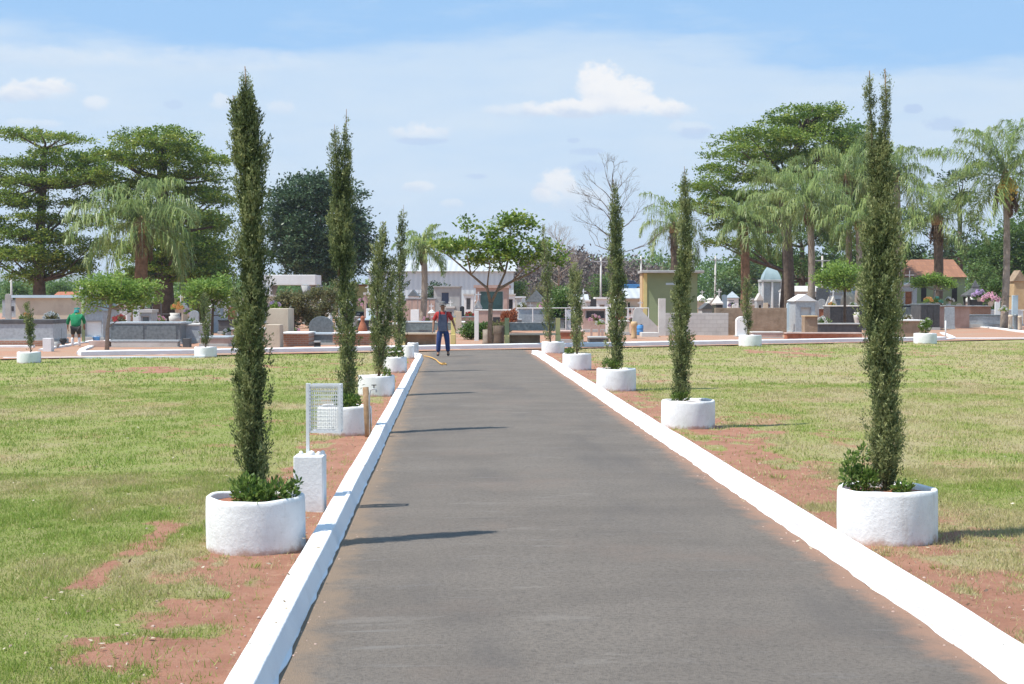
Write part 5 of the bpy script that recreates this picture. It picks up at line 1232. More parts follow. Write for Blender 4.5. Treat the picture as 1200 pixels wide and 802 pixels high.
# benches
def bench(x0, x1, yb, label, yt=374):
    p, k, w, h = S(x0, x1, yt, yb); t = thing('concrete_bench', label, 'bench', p, FACE, 'concrete benches beyond the end of the drive')
    for s in (-1, 1):
        m = MB(); m.cbox(s * w/2, .25, .45, .18, .12, h - .45); m.build('end_post', 'green_paint' if s < 0 else 'yellow_paint', t, bevel=.01)
        m = MB(); m.cbox(s * w/2, .12, -.05, .2, .5, .5); m.build('leg', 'yellow_paint', t, bevel=.01)
    m = MB(); m.cbox(0, .10, .45, w - .2, .46, .07); m.build('seat', 'beige', t, bevel=.01)
    m = MB(); m.cbox(0, .30, .62, w - .2, .07, .30); m.build('backrest', 'granite', t, bevel=.01)
    m = MB(); m.cbox(0, .30, .921, w - .2, .09, .035); m.build('top_rail', 'lightstone', t)
    m = MB(); m.cbox(-w * .15, .28, -.05, w * .6, .10, .50); m.build('seat_shade_panel', 'brown_stone', t)  # added dark panel, set back, standing in for the shade beneath the seat
    return t
bench(594, 654, 407.5, 'concrete bench with yellow end legs right of the forked tree')
bench(472, 531, 406.5, 'concrete bench with yellow end legs behind the walking man')
# red urn-like bush and vaults
shrub(ground(596, 391) + Vector((0, 0, .05)), 'rust-red dry bush over the left end of the right bench', [(0, 0, .6, .38, .55), (-.2, 0, .9, .2, .2), (.25, 0, .9, .22, .35)], 2600, .12, leaf_mat('rust_leaf', (.28, .10, .05), (.42, .16, .08), (.5, .22, .12), .1), 12)
box_tomb(607, 646, 362, 388, 'blue-grey rendered vault behind the right bench', 'paleg', 'lightstone', depth=2.4, plinth=.3, plq=False)
mausoleum(616, 640, 341, 376, 'grey gabled vault beyond the blue-grey one', 'concrete', 'gable', 'granite', depth=3.2, rt=1.0)
mausoleum(592, 604, 345, 376, 'small white vault with dark window left of the grey gabled vault', 'white_plaster', 'flat', 'lightstone', opening=(.3, .8, .4, .85), depth=2)
mausoleum(604, 616, 348, 375, 'little pale vault touching the grey gabled vault', 'lightstone', 'flat', 'white_plaster', opening=(.3, .7, .2, .7), depth=2)
mausoleum(682, 712, 361, 391, 'pink vault with black front panel between the two right-row cypresses', 'pinkstone', 'flat', 'white_plaster', opening=(.1, .95, .55, .95), om='black_granite', depth=2.2, rt=.1)
wall('white_post', 710, 716, 361, 393, 'white square post at the right end of the pink vault', 'white_plaster', .3, cat='post')
mausoleum(698, 715, 349, 380, 'white vault with brown niche above the pink vault', 'white_plaster', 'flat', 'white_plaster', opening=(.25, .65, .35, .75), om='brown_stone', depth=2)
headstone(692, 699, 351, 380, 'black upright slab left of the white vault with brown niche', 'black_granite', False)
mausoleum(681, 692, 352, 378, 'pale vault left of the black upright slab', 'lightstone', 'flat', 'white_plaster', depth=2)
wall('white_block', 662, 669, 364, 388, 'white block between the end cypress and the shortest right cypress', 'white_plaster', .4, cat='block')
box_tomb(655, 684, 389, 403, 'low earth-coloured grave with stepped front behind the shortest right cypress', 'terracotta', 'pinkstone', depth=1.8, plq=False)
for i, (x, yt) in enumerate([(693, 385), (702, 383), (706, 388)]):
    m = MB(); p, k, w, h = S(x, x, yt, 397); m.cbox(0, 0, -.1, .1, .1, h + .1); tag(m.build('stake', 'pinkstone'), ['short pink stake before the pink vault, leftmost', 'tallest pink stake before the pink vault, in the middle', 'short pink stake before the pink vault, rightmost'][i], 'stake', None, p)
box_tomb(690, 714, 396, 404, 'dark rubble-edged grave mound before the pink vault', 'darkgrey', 'concrete', depth=1.2, plq=False, plinth=.05)
# long house beyond
def house(x0, x1, yt, d, label, wallm, roofm, depth=6, roof='shed', rh=.9, name='house', win=2, side=0, rz=0):
    p = at((x0+x1)/2, 400, d); p.z = 0; k = px_m(d); w = (x1-x0)*k; h = at(0, yt, d).z
    t = thing(name, label, 'building', p, FACE + rz)
    m = MB(); m.cbox(0, depth/2, -.3, w, depth, h - rh + .3); m.build('wall', wallm, t)
    m = MB()
    if roof == 'shed': m.prism([(0, 0)] * 0 or [(-w*.52, 0), (w*.52, 0), (w*.52, .12), (-w*.52, .12)], -.3, depth + .3); m.v = [Vector((v.x, v.y, v.z + h - rh + rh * (v.y + .3) / (depth + .6))) for v in m.v]
    elif roof == 'gx':    # ridge along X
        for s in (0,):
            b = len(m.v); m.v += [Vector(q) for q in ((-w*.52, -.4, h-rh), (w*.52, -.4, h-rh), (w*.52, depth/2, h), (-w*.52, depth/2, h), (w*.52, depth+.4, h-rh), (-w*.52, depth+.4, h-rh))]
            m.f += [(0, 1, 2, 3), (3, 2, 4, 5), (0, 3, 5), (1, 4, 2), (0, 5, 4, 1)]
    m.build('roof', roofm, t)
    for i in range(win):
        q = MB(); q.cbox(-w*.3 + w*.6*i/max(1, win-1), -.01, (h-rh)*.45, w*.1, .05, (h-rh)*.35); q.build('window', 'dark', t)
    return t
def corrugated(name, c, c2, scale):
    m, t, b = new_mat(name); tcn = t.nodes.new('ShaderNodeTexCoord'); w = t.nodes.new('ShaderNodeTexWave'); w.inputs['Scale'].default_value = scale; t.links.new(tcn.outputs['Object'], w.inputs['Vector'])
    n = tex(t, 'ShaderNodeTexNoise', .35, 5, .6); o = tmix(t, w.outputs['Fac'], c, c2); o = tmix(t, tmr(t, n.outputs['Fac'], .5, .8, 0, .4), o, tuple(x*.75 for x in c)); t.links.new(o, b.inputs['Base Color']); b.inputs['Roughness'].default_value = .5
    bump(t, b, w.outputs['Fac'], .5, .05); return m
MT['sheet_white'] = corrugated('sheet_white', (.66, .74, .76), (.58, .66, .69), .5)
MT['sheet_grey'] = corrugated('sheet_grey', (.50, .51, .50), (.42, .43, .43), .45)
house(432, 602, 303, 185, 'long pale blue-white warehouse with corrugated walls far behind the forked tree', 'sheet_white', 'sheet_grey', 16, 'gx', 1.6, 'warehouse', win=0)
house(732, 756, 339, 150, 'cream house with sloping grey roof left of the green pump house', 'beige', 'sheet_grey', 6, 'shed', 1.0)
house(1070, 1130, 303, 120, 'green-walled house with orange tiled roof behind the right-hand palms', 'green_paint', 'roof_tiles', 7, 'gx', 1.5)
house(925, 962, 335, 128, 'white plastered house behind the pointed grey tomb', 'white_plaster', 'lightstone', 5, 'gx', .5)
house(655, 690, 345, 165, 'grey-roofed outbuilding behind the shortest right cypress', 'concrete', 'sheet_grey', 6, 'gx', .9)
house(60, 88, 342, 170, 'terracotta-roofed house under the left tiered tree', 'beige', 'terracotta', 6, 'gx', .8)
# green pump house
p, k, w, h = S(757, 817, 317, 383)
t = thing('pump_house', 'green plastered pump house with flat slab roof and cream left corner', 'building', p, FACE - .03)
m = MB(); m.cbox(0, 1.8, -.1, w, 3.6, h - .12); m.build('wall', 'green_paint', t)
m = MB(); m.cbox(-w/2 - .04, .11, -.09, .22, .32, h - .15); m.build('corner_pilaster', 'yellow_paint', t)
m = MB(); m.cbox(-w/2 - .20, 1.6, -.08, .10, 2.9, h - .17); m.build('side_wall', 'sand', t)
m = MB(); m.cbox(0.02, 1.65, h - .22, w + .75, 4.7, .17); m.build('roof', 'concrete', t, bevel=.02)
m = MB(); m.cbox(w * .0, -.02, h - 1.02, .78, .06, .14); v_ = m.build('vent', 'bluewhite', t)
m = MB(); m.lathe([(.22, 0), (.2, .4), (.1, .9), (.03, 1.3), (.001, 1.35)], 12, (w*.43, 1.5, h - .05)); m.build('roof_finial', 'white_plaster', t, smooth=True)
# light concrete ramped wall, pillar, block wall
p, k, w, h = S(740, 773, 362, 393)
t = thing('stair_wall', 'pale concrete wall sloping down to the right before the pump house', 'wall', p, FACE)
m = MB(); m.prism([(-w/2, 0), (w/2, 0), (w/2, h*.22), (-w*.22, h*.98), (-w*.34, h), (-w*.42, h*.9), (-w/2, h * .2)], 0, .2); m.build('masonry', 'lightstone', t)
wall('concrete_pillar', 772, 780, 351, 395, 'tall square concrete pillar at the left end of the grey block wall', 'lightstone', .4, cat='pillar')
wall('block_wall', 780, 853.5, 368, 394.5, 'grey concrete block wall in front of the green pump house', 'blocks', .2, group=None)
wall('concrete_slab', 752, 772, 391, 396, 'low concrete slab between the blue barrel and the pillar', 'lightstone', 1.2, cat='slab')
p, k, w, h = S(750, 750, 382, 394)
t = thing('barrel', 'light blue plastic barrel beside the sloping pale wall', 'barrel', p, 0); r_ = 4 * k
m = MB(); m.lathe([(r_*.9, 0), (r_, .05), (r_*.97, h*.33), (r_*1.02, h*.36), (r_*.97, h*.39), (r_*.97, h*.64), (r_*1.02, h*.67), (r_*.97, h*.7), (r_, h*.96), (r_*.9, h)], 18); m.build('drum', 'blue_plastic', t, smooth=True)
m = MB(); m.lathe([(.05, 0), (.05, .04)], 10, (r_*.4, 0, h)); m.build('bung', 'dark', t)
p, k, w, h = S(743, 743, 378, 398)
m = MB(); m.lathe([(.16, -.1), (.13, .1), (.12, h*.7), (.17, h*.8), (.15, h*.95), (.12, h)], 12, wob=.08); tag(m.build('stone_pillar', 'sand', smooth=True), 'stubby cream stone pillar left of the blue barrel', 'pillar', None, p)
# brown wall with pale grille and round-topped stone
wall('brown_wall', 838, 922, 362, 394, 'long rough brown stone wall right of the grey block wall', 'brown_stone', .3)
p, k, w, h = S(883, 912, 377, 393)
t = thing('rail_fence', 'cream upright rail fence against the brown wall', 'fence', p, FACE)
for i in range(10):
    m = MB(); m.cbox(-w/2 + w * i/9, 0, 0, .055, .06, h); m.build('paling', 'beige', t)
m = MB(); m.cbox(0, .06, h * .8, w, .05, .06).cbox(0, .06, h*.15, w, .05, .06); m.build('rail', 'beige', t)
box_tomb(881, 918, 390, 398, 'low pink-edged grave under the cream rail fence', 'pinkstone', 'lightstone', depth=1, plq=False, plinth=.05)
headstone(863, 877, 372, 396, 'thick white round-topped headstone stained orange at the foot', 'white_plaster', True, .5)
mausoleum(931, 956, 346, 394, 'grey pointed tomb with white gabled cap right of the brown wall', 'paleg', 'gable', 'white_plaster', opening=(.25, .8, .5, .8), om='lightstone', depth=1.8, rt=.35)
headstone(922, 930, 355, 393, 'slim pale blue slab left of the grey pointed tomb', 'bluewhite', True)
wall('sandstone_block', 943, 958, 371, 397, 'brown sandstone block with ochre left side before the grey pointed tomb', 'brown_stone', .8, cap='sand', cat='block')
flowers(926, 380, 78, 'white and orange flower bunch left of the sandstone block', 'orange_petal', 10, .35, 'mid', 8)
wall('low_wall', 958, 1010, 380, 395, 'low grey-topped wall bed right of the sandstone block', 'darkgrey', .8, cap='concrete')
wall('brick_wall', 922, 1010, 391, 401.5, 'long low reddish step wall before the right-hand tombs', 'terracotta', .6, cap='pinkstone')
box_tomb(972, 1013, 359, 388, 'black glass-panelled tomb with thin white joints', 'black_granite', 'lightstone', depth=2.2, panels=3, ledge='black_granite', plinth=.1)
flowers(966, 376, 80, 'white flowers with a small cross left of the black panelled tomb', 'white_petal', 14, .42, 'mid', 9)
vase(1004, 367, 388, 'grey stone urn before the black panelled tomb', 'lightstone', 8)
# glass-roofed chapel
p = ground(905, 374); k = px_m(D(374)); t = thing('chapel', 'pale blue chapel with tall curved glass spire roof', 'chapel', Vector((p.x, p.y, .04)), FACE)
h = (374 - 331) * k; w = 24 * k
m = MB()
for (x, y) in ((-w/2, 0), (w/2, 0), (-w/2, w), (w/2, w), (0, 0)): m.cbox(x * .92, y * .96 + .1, -.1, .16, .16, h + .08)
m.build('column', 'white_plaster', t)
m = MB(); m.cbox(0, w/2 + .1, .0, w * .86, w * .86, h - .05); m.build('wall', 'paleg', t)
m = MB(); m.cbox(0, w/2, h, w * 1.08, w * 1.08, .2); m.build('cornice', 'concrete', t, bevel=.02)
m = MB(); Hs = 19 * k; m.lathe([(w*.60*(1 - (i/8)**1.6)**.9 + .02, h + .2 + Hs * i/8) for i in range(9)], 4); 
for v in m.v:
    x, y = v.x, v.y; v.x = (x - y) * .7071; v.y = (x + y) * .7071 + w/2
MT['old_glass'] = rough_mat('old_glass', (.34, .44, .46), (.26, .35, .37), 1.2, .3); m.build('spire_roof', 'old_glass', t)
for i, (x0, x1, lab, om) in enumerate([(972, 992, 'white columned chapel tomb with grey curtain behind the black panelled tomb', 'paleg'), (1001, 1016, 'pale blue chapel tomb just left of the tall forked cypress', 'bluewhite')]):
    mausoleum(x0, x1, 333, 377, lab, 'white_plaster', 'gable', 'lightstone', opening=(.2, .8, 0, .8), om=om, depth=2.6)
p, k, w, h = S(985, 1003, 343, 384)
m = MB(); m.lathe([(w*.5, -.1), (w*.5, h*.75), (w*.4, h*.9), (w*.15, h)], 20); tag(m.build('round_tomb', 'beige', smooth=True), 'rounded cream vault between two white chapel tombs on the right', 'tomb', None, p)
wall('dark_slab', 957, 972, 338, 378, 'tall grey slab wall right of the pointed grey tomb', 'granite', .3, cat='wall')
# ---- right end
wall('brick_wall', 1050, 1082, 376, 398, 'reddish brown block wall with white top left of the far right planter', 'brown_stone', 1.0, cap='white_plaster')
mausoleum(1057, 1075, 332, 379, 'chapel tomb with orange door and cross right of the tall forked cypress', 'paleg', 'gable', 'lightstone', opening=(.15, .7, .1, .85), om='rust', depth=2.4, cross=.9, rt=.25)
box_tomb(1056, 1080, 358, 387, 'black marble tomb with pale end pier behind the far right planter', 'black_granite', 'granite', depth=2.2, panels=2, ledge='granite')
box_tomb(1078, 1102, 357, 388, 'dark grey vault right of the black marble tomb', 'darkgrey', 'granite', depth=2.2, panels=3, ledge='black_granite')
wall('brick_wall', 1101, 1136, 359, 386, 'pinkish brick vault wall with coping behind the far right path', 'pinkstone', 2.2, cap='concrete')
wall('brick_wall', 1136, 1161, 359, 383, 'brick vault wall continuing right below the lantern-shaped tomb', 'bricks', 2.2, cap='lightstone')
headstone(1107, 1119, 361, 387, 'pale grey headstone before the pinkish brick wall', 'paleg', False)
box_tomb(1120, 1182, 370, 385, 'long blue-grey slab tomb beside the curved right path', 'paleg', 'granite', depth=2.4, plinth=.25, plq=False)
m = MB(); p, k, w, h = S(1108, 1108, 377, 397); m.tube([(0, 0, -.1), (0, 0, h)], .035, 8); tag(m.build('white_pipe', 'white_metal', smooth=True), 'thin white standing pipe right of the far right planter', 'pipe', None, p)
p, k, w, h = S(1132, 1160, 326, 378)
t = thing('lantern_tomb', 'dark lantern-shaped tomb with pyramid roof and finial near the right edge', 'tomb', p, FACE)
for (x, y) in ((-1, 0), (1, 0), (-1, 1), (1, 1)):
    m = MB(); m.cbox(x * w * .36, .2 + y * w * .6, -.1, .15, .15, h * .62); m.build('column', 'darkgrey', t)
m = MB(); m.cbox(0, .2 + w*.3, -.1, w * .98, w * .9, .45); m.build('base', 'granite', t, bevel=.02)
m = MB(); m.cbox(0, .2 + w*.3, .36, w * .5, w * .4, h * .4); m.build('body', 'black_granite', t)
m = MB(); m.cbox(0, .2 + w*.3, h*.57, w * 1.0, w * .92, .1).pyramid(0, .2 + w*.3, h*.57 + .102, w * .96, w * .88, h * .22); m.build('roof', 'darkgrey', t)
m = MB(); m.cbox(0, .2 + w*.3, h*.76, .5, .5, .12).pyramid(0, .2 + w*.3, h*.76 + .122, .46, .46, h * .16); m.build('finial', 'darkgrey', t)
flowers(1148, 345, 92, 'large violet flower bunch beside the lantern-shaped tomb', 'violet_petal', 24, .5, 'mid', 10)
flowers(1161, 349, 90, 'large pink flower bunch left of the tallest palm trunk', 'pink_petal', 26, .55, 'mid', 11)
for i, (x0, x1, yt, yb, mt, lab) in enumerate([(1166, 1172, 352, 384, 'white_plaster', 'white narrow headstone just left of the tallest palm trunk'), (1186, 1193, 347, 384, 'bluewhite', 'pale column-like headstone right of the tallest palm trunk')]):
    headstone(x0, x1, yt, yb, lab, mt, i == 0)
box_tomb(1160, 1200, 364, 383, 'white stepped tomb around the foot of the tallest palm', 'white_plaster', 'white_plaster', depth=2)
for i, (x, yt) in enumerate([(1184, 370), (1190, 369), (1195, 371)]):
    m = MB(); p, k, w, h = S(x, x, yt, 388.5 - i * .3); m.lathe([(.15, -.1), (.13, .1), (.12, h * .85), (.15, h * .9), (.12, h)], 10); tag(m.build('stone_post', ['beige', 'granite', 'beige'][i], smooth=True), ['cream stone post right of the tallest palm, leftmost of three', 'dark stone post between two cream ones right of the tallest palm', 'cream stone post at the right edge, rightmost of three'][i], 'post', None, p)
p, k, w, h = S(1186, 1202, 316, 380)
t = thing('bell_tower', 'small brownish stone gable tower rising at the right edge', 'tower', p, FACE)
m = MB(); m.cbox(0, .5, -.1, w*.8, 1.2, h*.8); m.build('wall', 'sand', t)
m = MB(); m.gable(0, .5, h*.8 - .1, w, 1.4, h*.2); m.build('roof', 'brown_stone', t)
# ---- fillers seen between the nearer graves (hand listed, each a thing)
fill = [
 ('t',276,306,364,381,'lightstone','paleg','pale low tomb hidden behind the tallest cypress'), ('m',282,300,350,376,'white_plaster','lightstone','white vault behind the tallest cypress'),
 ('t',392,416,372,388,'concrete','lightstone','grey tomb behind the twin-topped cypress'), ('m',396,412,352,379,'paleg','white_plaster','small grey vault seen past the twin-topped cypress'),
 ('h',404,410,360,384,'white_plaster','','white arched stone left of the black granite tomb'), ('t',446,470,380,396,'pinkstone','white_plaster','pink grave between the two slender left cypresses'),
 ('m',447,465,352,376,'lightstone','concrete','pale vault between the two slender left cypresses'), ('t',462,482,394,402,'bricks','concrete','brick-sided grave behind the left bench end'),
 ('h',493,499,352,372,'lightstone','','pale stone left of the small palm trunk'), ('m',478,490,340,368,'white_plaster','granite','tiny white vault left of the small palm'),
 ('t',530,545,378,391,'lightstone','white_plaster','pale tomb right of the walking man'), ('h',534,541,366,392,'beige','','cream headstone right of the walking man'),
 ('t',598,612,375,389,'granite','paleg','dark slab by the rust-red bush'), ('t',640,662,374,389,'granite','black_granite','dark low tomb behind the end cypress'), ('m',640,655,350,374,'white_plaster','concrete','white vault behind the end cypress'),
 ('h',652,657,356,378,'bluewhite','','pale blue stone right of the end cypress'), ('t',716,738,377,394,'beige','lightstone','cream tomb behind the third right cypress'), ('m',716,731,347,376,'lightstone','white_plaster','pale vault behind the third right cypress'),
 ('t',664,682,370,386,'pinkstone','lightstone','pink tomb left of the black-panelled pink vault'), ('m',664,678,350,374,'concrete','granite','grey vault above the pink tomb'),
 ('m',816,830,346,374,'beige','white_plaster','cream vault directly right of the pump house'), ('m',830,842,350,376,'white_plaster','lightstone','white vault second right of the pump house'), ('h',846,852,346,378,'bluewhite','','tall pale stone above the end of the block wall'),
 ('m',853,866,342,372,'white_plaster','paleg','white vault over the brown wall, left part'), ('h',868,874,350,372,'lightstone','','pointed pale stone over the brown wall'), ('m',880,892,350,374,'lightstone','concrete','pale vault left of the glass-roofed chapel'),
 ('h',912,918,352,373,'beige','','cream stone right of the glass-roofed chapel'), ('m',822,838,356,381,'concrete','darkgrey','grey flat vault with dark top beside the pump house'), ('t',958,975,362,384,'terracotta','lightstone','reddish tomb left of the black panelled tomb'),
 ('m',1018,1034,342,376,'lightstone','granite','pale vault left half hidden by the tall forked cypress'), ('t',1012,1050,366,388,'darkgrey','paleg','dark tomb behind the tall forked cypress'), ('m',1112,1126,342,374,'paleg','darkgrey','grey vault left of the lantern-shaped tomb'),
 ('m',1164,1182,334,372,'white_plaster','terracotta','white vault with reddish roof behind the tallest palm'), ('t',2,22,352,373,'paleg','granite','grey tomb behind the left edge mausoleum'), ('h',6,13,345,376,'concrete','','grey upright stone at the far left edge'),
 ('m',104,120,338,372,'lightstone','darkgrey','pale vault under the drooping palm fronds'), ('m',128,150,350,384,'white_plaster','concrete','white vault behind the lime-green umbrella tree'), ('m',180,200,350,378,'concrete','granite','grey vault right of the drooping palm trunk'),
 ('t',270,312,386,402,'pinkstone','concrete','pinkish grave just behind the tallest cypress'), ('m',556,572,348,370,'beige','white_plaster','cream vault left behind the teal glass mausoleum'), ('h',1040,1046,352,378,'white_plaster','','white stone right behind the tall forked cypress'),
]
for i, (ty, x0, x1, yt, yb, a, b_, lab) in enumerate(fill):
    if ty == 't': box_tomb(x0, x1, yt, yb, lab, a, b_, depth=2, cross=.5 if i % 3 == 0 else None)
    elif ty == 'm': mausoleum(x0, x1, yt, yb, lab, a, ('gable', 'flat', 'pyramid')[i % 3], b_, opening=(.3, .7, 0, .6), om=('dark', 'granite', 'teal_glass')[i % 3], depth=2.2, cross=.5 if i % 4 == 0 else 0)
    else: headstone(x0, x1, yt, yb, lab, a, i % 2 == 0)
# small graves crowding the middle distance, each told by what it stands beside
LM = [(312, 'the beige wall block'), (356, 'the pavilion columns'), (425, 'the terracotta kneeling figure'), (484, 'the bright leaning headstone'), (523, 'the blue-windowed mausoleum'), (576, 'the teal glass mausoleum'), (628, 'the grey gabled vault'), (698, 'the pink vault'), (745, 'the sloping pale wall'), (822, 'the grey block wall end'), (875, 'the round-topped white headstone'), (905, 'the glass-roofed chapel'), (943, 'the pointed grey tomb'), (992, 'the black panelled tomb'), (1067, 'the orange-doored chapel tomb'), (1118, 'the pinkish brick vault wall'), (175, 'the grey cabinet-like tomb'), (225, 'the cream chapel tomb')]
KD = [('white', 'white_plaster'), ('pale grey', 'paleg'), ('beige', 'beige'), ('dark', 'black_granite'), ('pinkish', 'pinkstone')]
rr_ = random.Random(77)
for i, (lx, ln) in enumerate(LM):
    for j in range(5):
        x = lx + (-15, -7, 5, 12, 20)[j] + rr_.uniform(-1.5, 1.5); yb = rr_.uniform(371, 388); sd = 'left' if j < 2 else 'right'; w = rr_.uniform(4, 9); cn, cm = KD[(i + j) % 5]; hh = rr_.uniform(.9, 1.9) / px_m(D(yb))
        ty = (i * 2 + j) % 4; far_ = 'well back' if yb < 379 else 'a little back'
        if ty == 0: headstone(x - w/2, x + w/2, yb - hh, yb, f'{cn} rounded headstone standing {far_} to the {sd} of {ln}', cm, True, group='small graves in the middle distance')
        elif ty == 1: box_tomb(x - w, x + w, yb - hh * .6, yb, f'{cn} box grave set {far_} to the {sd} of {ln}', cm, ('white_plaster', 'granite', 'lightstone')[j % 3], depth=1.8, cross=.55, group='small graves in the middle distance')
        elif ty == 2: mausoleum(x - w * .6, x + w * .6, yb - hh * 1.2, yb, f'small {cn} niche vault {far_} to the {sd} of {ln}', cm, ('gable', 'pyramid', 'flat')[j % 3], 'lightstone', opening=(.25, .75, .25, .75), om='dark', depth=1.4, cross=.45, group='small graves in the middle distance')
        else: headstone(x - w/2, x + w/2, yb - hh, yb, f'{cn} square-topped slab {far_} to the {sd} of {ln}', cm, False, group='small graves in the middle distance')
# crosses standing free
FB = [(30,372,63,'orange_petal','orange blooms on the long grey tomb at the left edge'),(140,374,66,'red_petal','red blooms at the left end of the dark marble tomb'),(187,374,72,'pink_petal','pink blooms on the stone rail behind the dark marble tomb'),
 (225,378,68,'white_petal','white blooms on the short grey granite tomb'),(243,362,95,'red_petal','red blooms behind the lawn cypress'),(322,358,72,'violet_petal','violet blooms on the beige wall block'),(345,388,66,'pink_petal','pink blooms on the brick wall left of the arched headstone'),
 (400,386,70,'white_petal','white blooms behind the twin-topped cypress'),(411,368,90,'red_petal','red blooms between the cypresses on the left'),(455,388,72,'orange_petal','orange blooms between the slender left cypresses'),(500,374,80,'pink_petal','pink blooms on the slab tomb left of the walking man'),
 (538,371,90,'white_petal','white blooms on the pinkish tomb right of the walking man'),(550,369,92,'red_petal','red blooms under the white niche chapel'),(612,358,88,'white_petal','white blooms on the blue-grey vault'),(634,358,88,'pink_petal','pink blooms on the blue-grey vault near its right end'),
 (668,368,90,'white_petal','white blooms beside the shortest right cypress'),(697,373,78,'pink_petal','pink blooms in front of the pink vault'),(703,378,76,'white_petal','white blooms in front of the pink vault, lower'),(726,374,80,'red_petal','red blooms behind the third right cypress'),(742,376,82,'pink_petal','pink blooms at the left foot of the sloping pale wall'),
 (824,352,112,'white_petal','white blooms right of the pump house'),(858,357,115,'violet_petal','violet blooms over the brown wall'),(898,358,118,'pink_petal','pink blooms before the glass-roofed chapel'),(975,357,92,'orange_petal','orange blooms at the left top of the black panelled tomb'),
 (1000,358,92,'white_petal','white blooms at the right top of the black panelled tomb'),(1064,372,86,'white_petal','white blooms left of the far right planter'),(1088,352,90,'orange_petal','orange and cream blooms on the dark grey vault'),(1098,352,90,'teal_petal','blue-green leafy blooms on the dark grey vault'),(1113,351,92,'white_petal','white blooms left of the lantern-shaped tomb'),(1176,362,86,'white_petal','white blooms right of the tallest palm trunk')]
MT['teal_petal'] = rough_mat('teal_petal', (.08, .3, .25), scale=9)
for i, (x, y, d_, pt, lab) in enumerate(FB): flowers(x, y, d_, lab, pt, 11, .26 + .10 * random.random(), ('mid', 'olive', 'lime')[i % 3], 40 + i)
for i, (x, yt, yb, lab) in enumerate([(965, 371, 385, 'small white cross among the white flowers'), (448, 366, 386, 'white cross between the slender left cypresses'), (1042, 340, 378, 'iron cross behind the tall forked cypress'), (622, 333, 372, 'tall iron cross over the grey gabled vault'), (844, 338, 376, 'iron cross over the grey block wall end'), (189, 356, 388, 'iron cross right of the drooping palm trunk'), (520, 366, 384, 'white cross right behind the walking man'), (736, 362, 388, 'white cross left of the sloping pale wall'), (930, 330, 368, 'cross on a tall stem behind the pointed grey tomb')]):
    m = MB(); p, k, w, h = S(x, x, yt, yb); cross_mb(m, 0, 0, -.1, h + .1, .07); o = m.build('grave_cross', 'white_metal' if 'white' in lab else 'darkgrey'); tag(o, lab, 'cross', 'standing crosses', p); o.rotation_euler.z = FACE
# poles and wire fence
for i, (x, yt, d, lab, hh) in enumerate([(14, 322, 150, 'slim street lamp at the left edge under the tiered tree', 1), (704, 302, 170, 'pale utility pole left of the third right cypress', 0), (751, 300, 175, 'pale utility pole left of the pump house roof', 0), (838, 300, 165, 'pale utility pole right of the pump house', 0), (433, 318, 200, 'thin pole before the warehouse left end', 0), (963, 300, 140, 'grey concrete pole between the right-hand palm trunks', 0)]):
    b = at(x, 400, d); b.z = 0; h = at(x, yt, d).z; t = thing('street_lamp' if hh else 'utility_pole', lab, 'street lamp' if hh else 'pole', b, FACE, 'poles beyond the graves')
    m = MB(); m.tube([(0, 0, -.3), (0, 0, h)], [.14, .09], 8); m.build('pole', 'lightstone', t, smooth=True)
    m = MB()
    if hh: m.tube([(0, 0, h), (.2, 0, h + .3), (1.0, 0, h + .4)], .06, 6).cbox(1.1, 0, h + .3, .5, .2, .12)
    else: m.cbox(0, -.1, h - .5, 1.6, .1, .1)
    m.build('lamp_arm' if hh else 'crossarm', 'metal', t)
p, k, w, h = S(605, 760, 362, 389); t = thing('wire_fence', 'thin pipe fence line across the graves right of the forked tree', 'fence', p, FACE)
for i in range(9): m = MB(); m.tube([(-w/2 + w*i/8, 0, -.1), (-w/2 + w*i/8, 0, h)], .025, 6); m.build('post', 'white_metal', t)
m = MB(); m.tube([(-w/2, 0, h), (w/2, 0, h)], .022, 6); m.build('rail', 'white_metal', t)
# blue car far behind
p = at(737, 400, 185); p.z = at(737, 341, 185).z * 0
k = px_m(185); t = thing('parked_car', 'small blue parked car seen left of the pump house', 'car', p, FACE); t.location.z = at(737, 342, 185).z
m = MB(); m.prism([(-1.9, .3), (1.9, .3), (1.95, .75), (1.2, .9), (-1.9, .9)], 0, 1.6); m.build('body', 'blue_plastic', t, bevel=.05)
m = MB(); m.prism([(-1.6, .9), (1.1, .9), (.6, 1.4), (-1.1, 1.42)], .1, 1.5); m.build('cabin', 'blue_glass', t, bevel=.04)
for x in (-1.2, 1.2):
    m = MB(); m.tube([(x, -.02, .32), (x, .2, .32)], .32, 14); w_ = m.build('wheel', 'dark', t); m = MB(); m.tube([(x, -.05, .32), (x, -.03, .32)], .18, 10); m.build('rim', 'metal', w_)
x_, y_ = p.x, p.y; hw = t.location.z
m = MB(); m.cbox(0, 0, -.1, 9, 5, hw + .12, taper=.75); b = m.build('embankment', 'red_earth'); b.location = (x_, y_ + 1, 0); b['kind'] = 'structure'
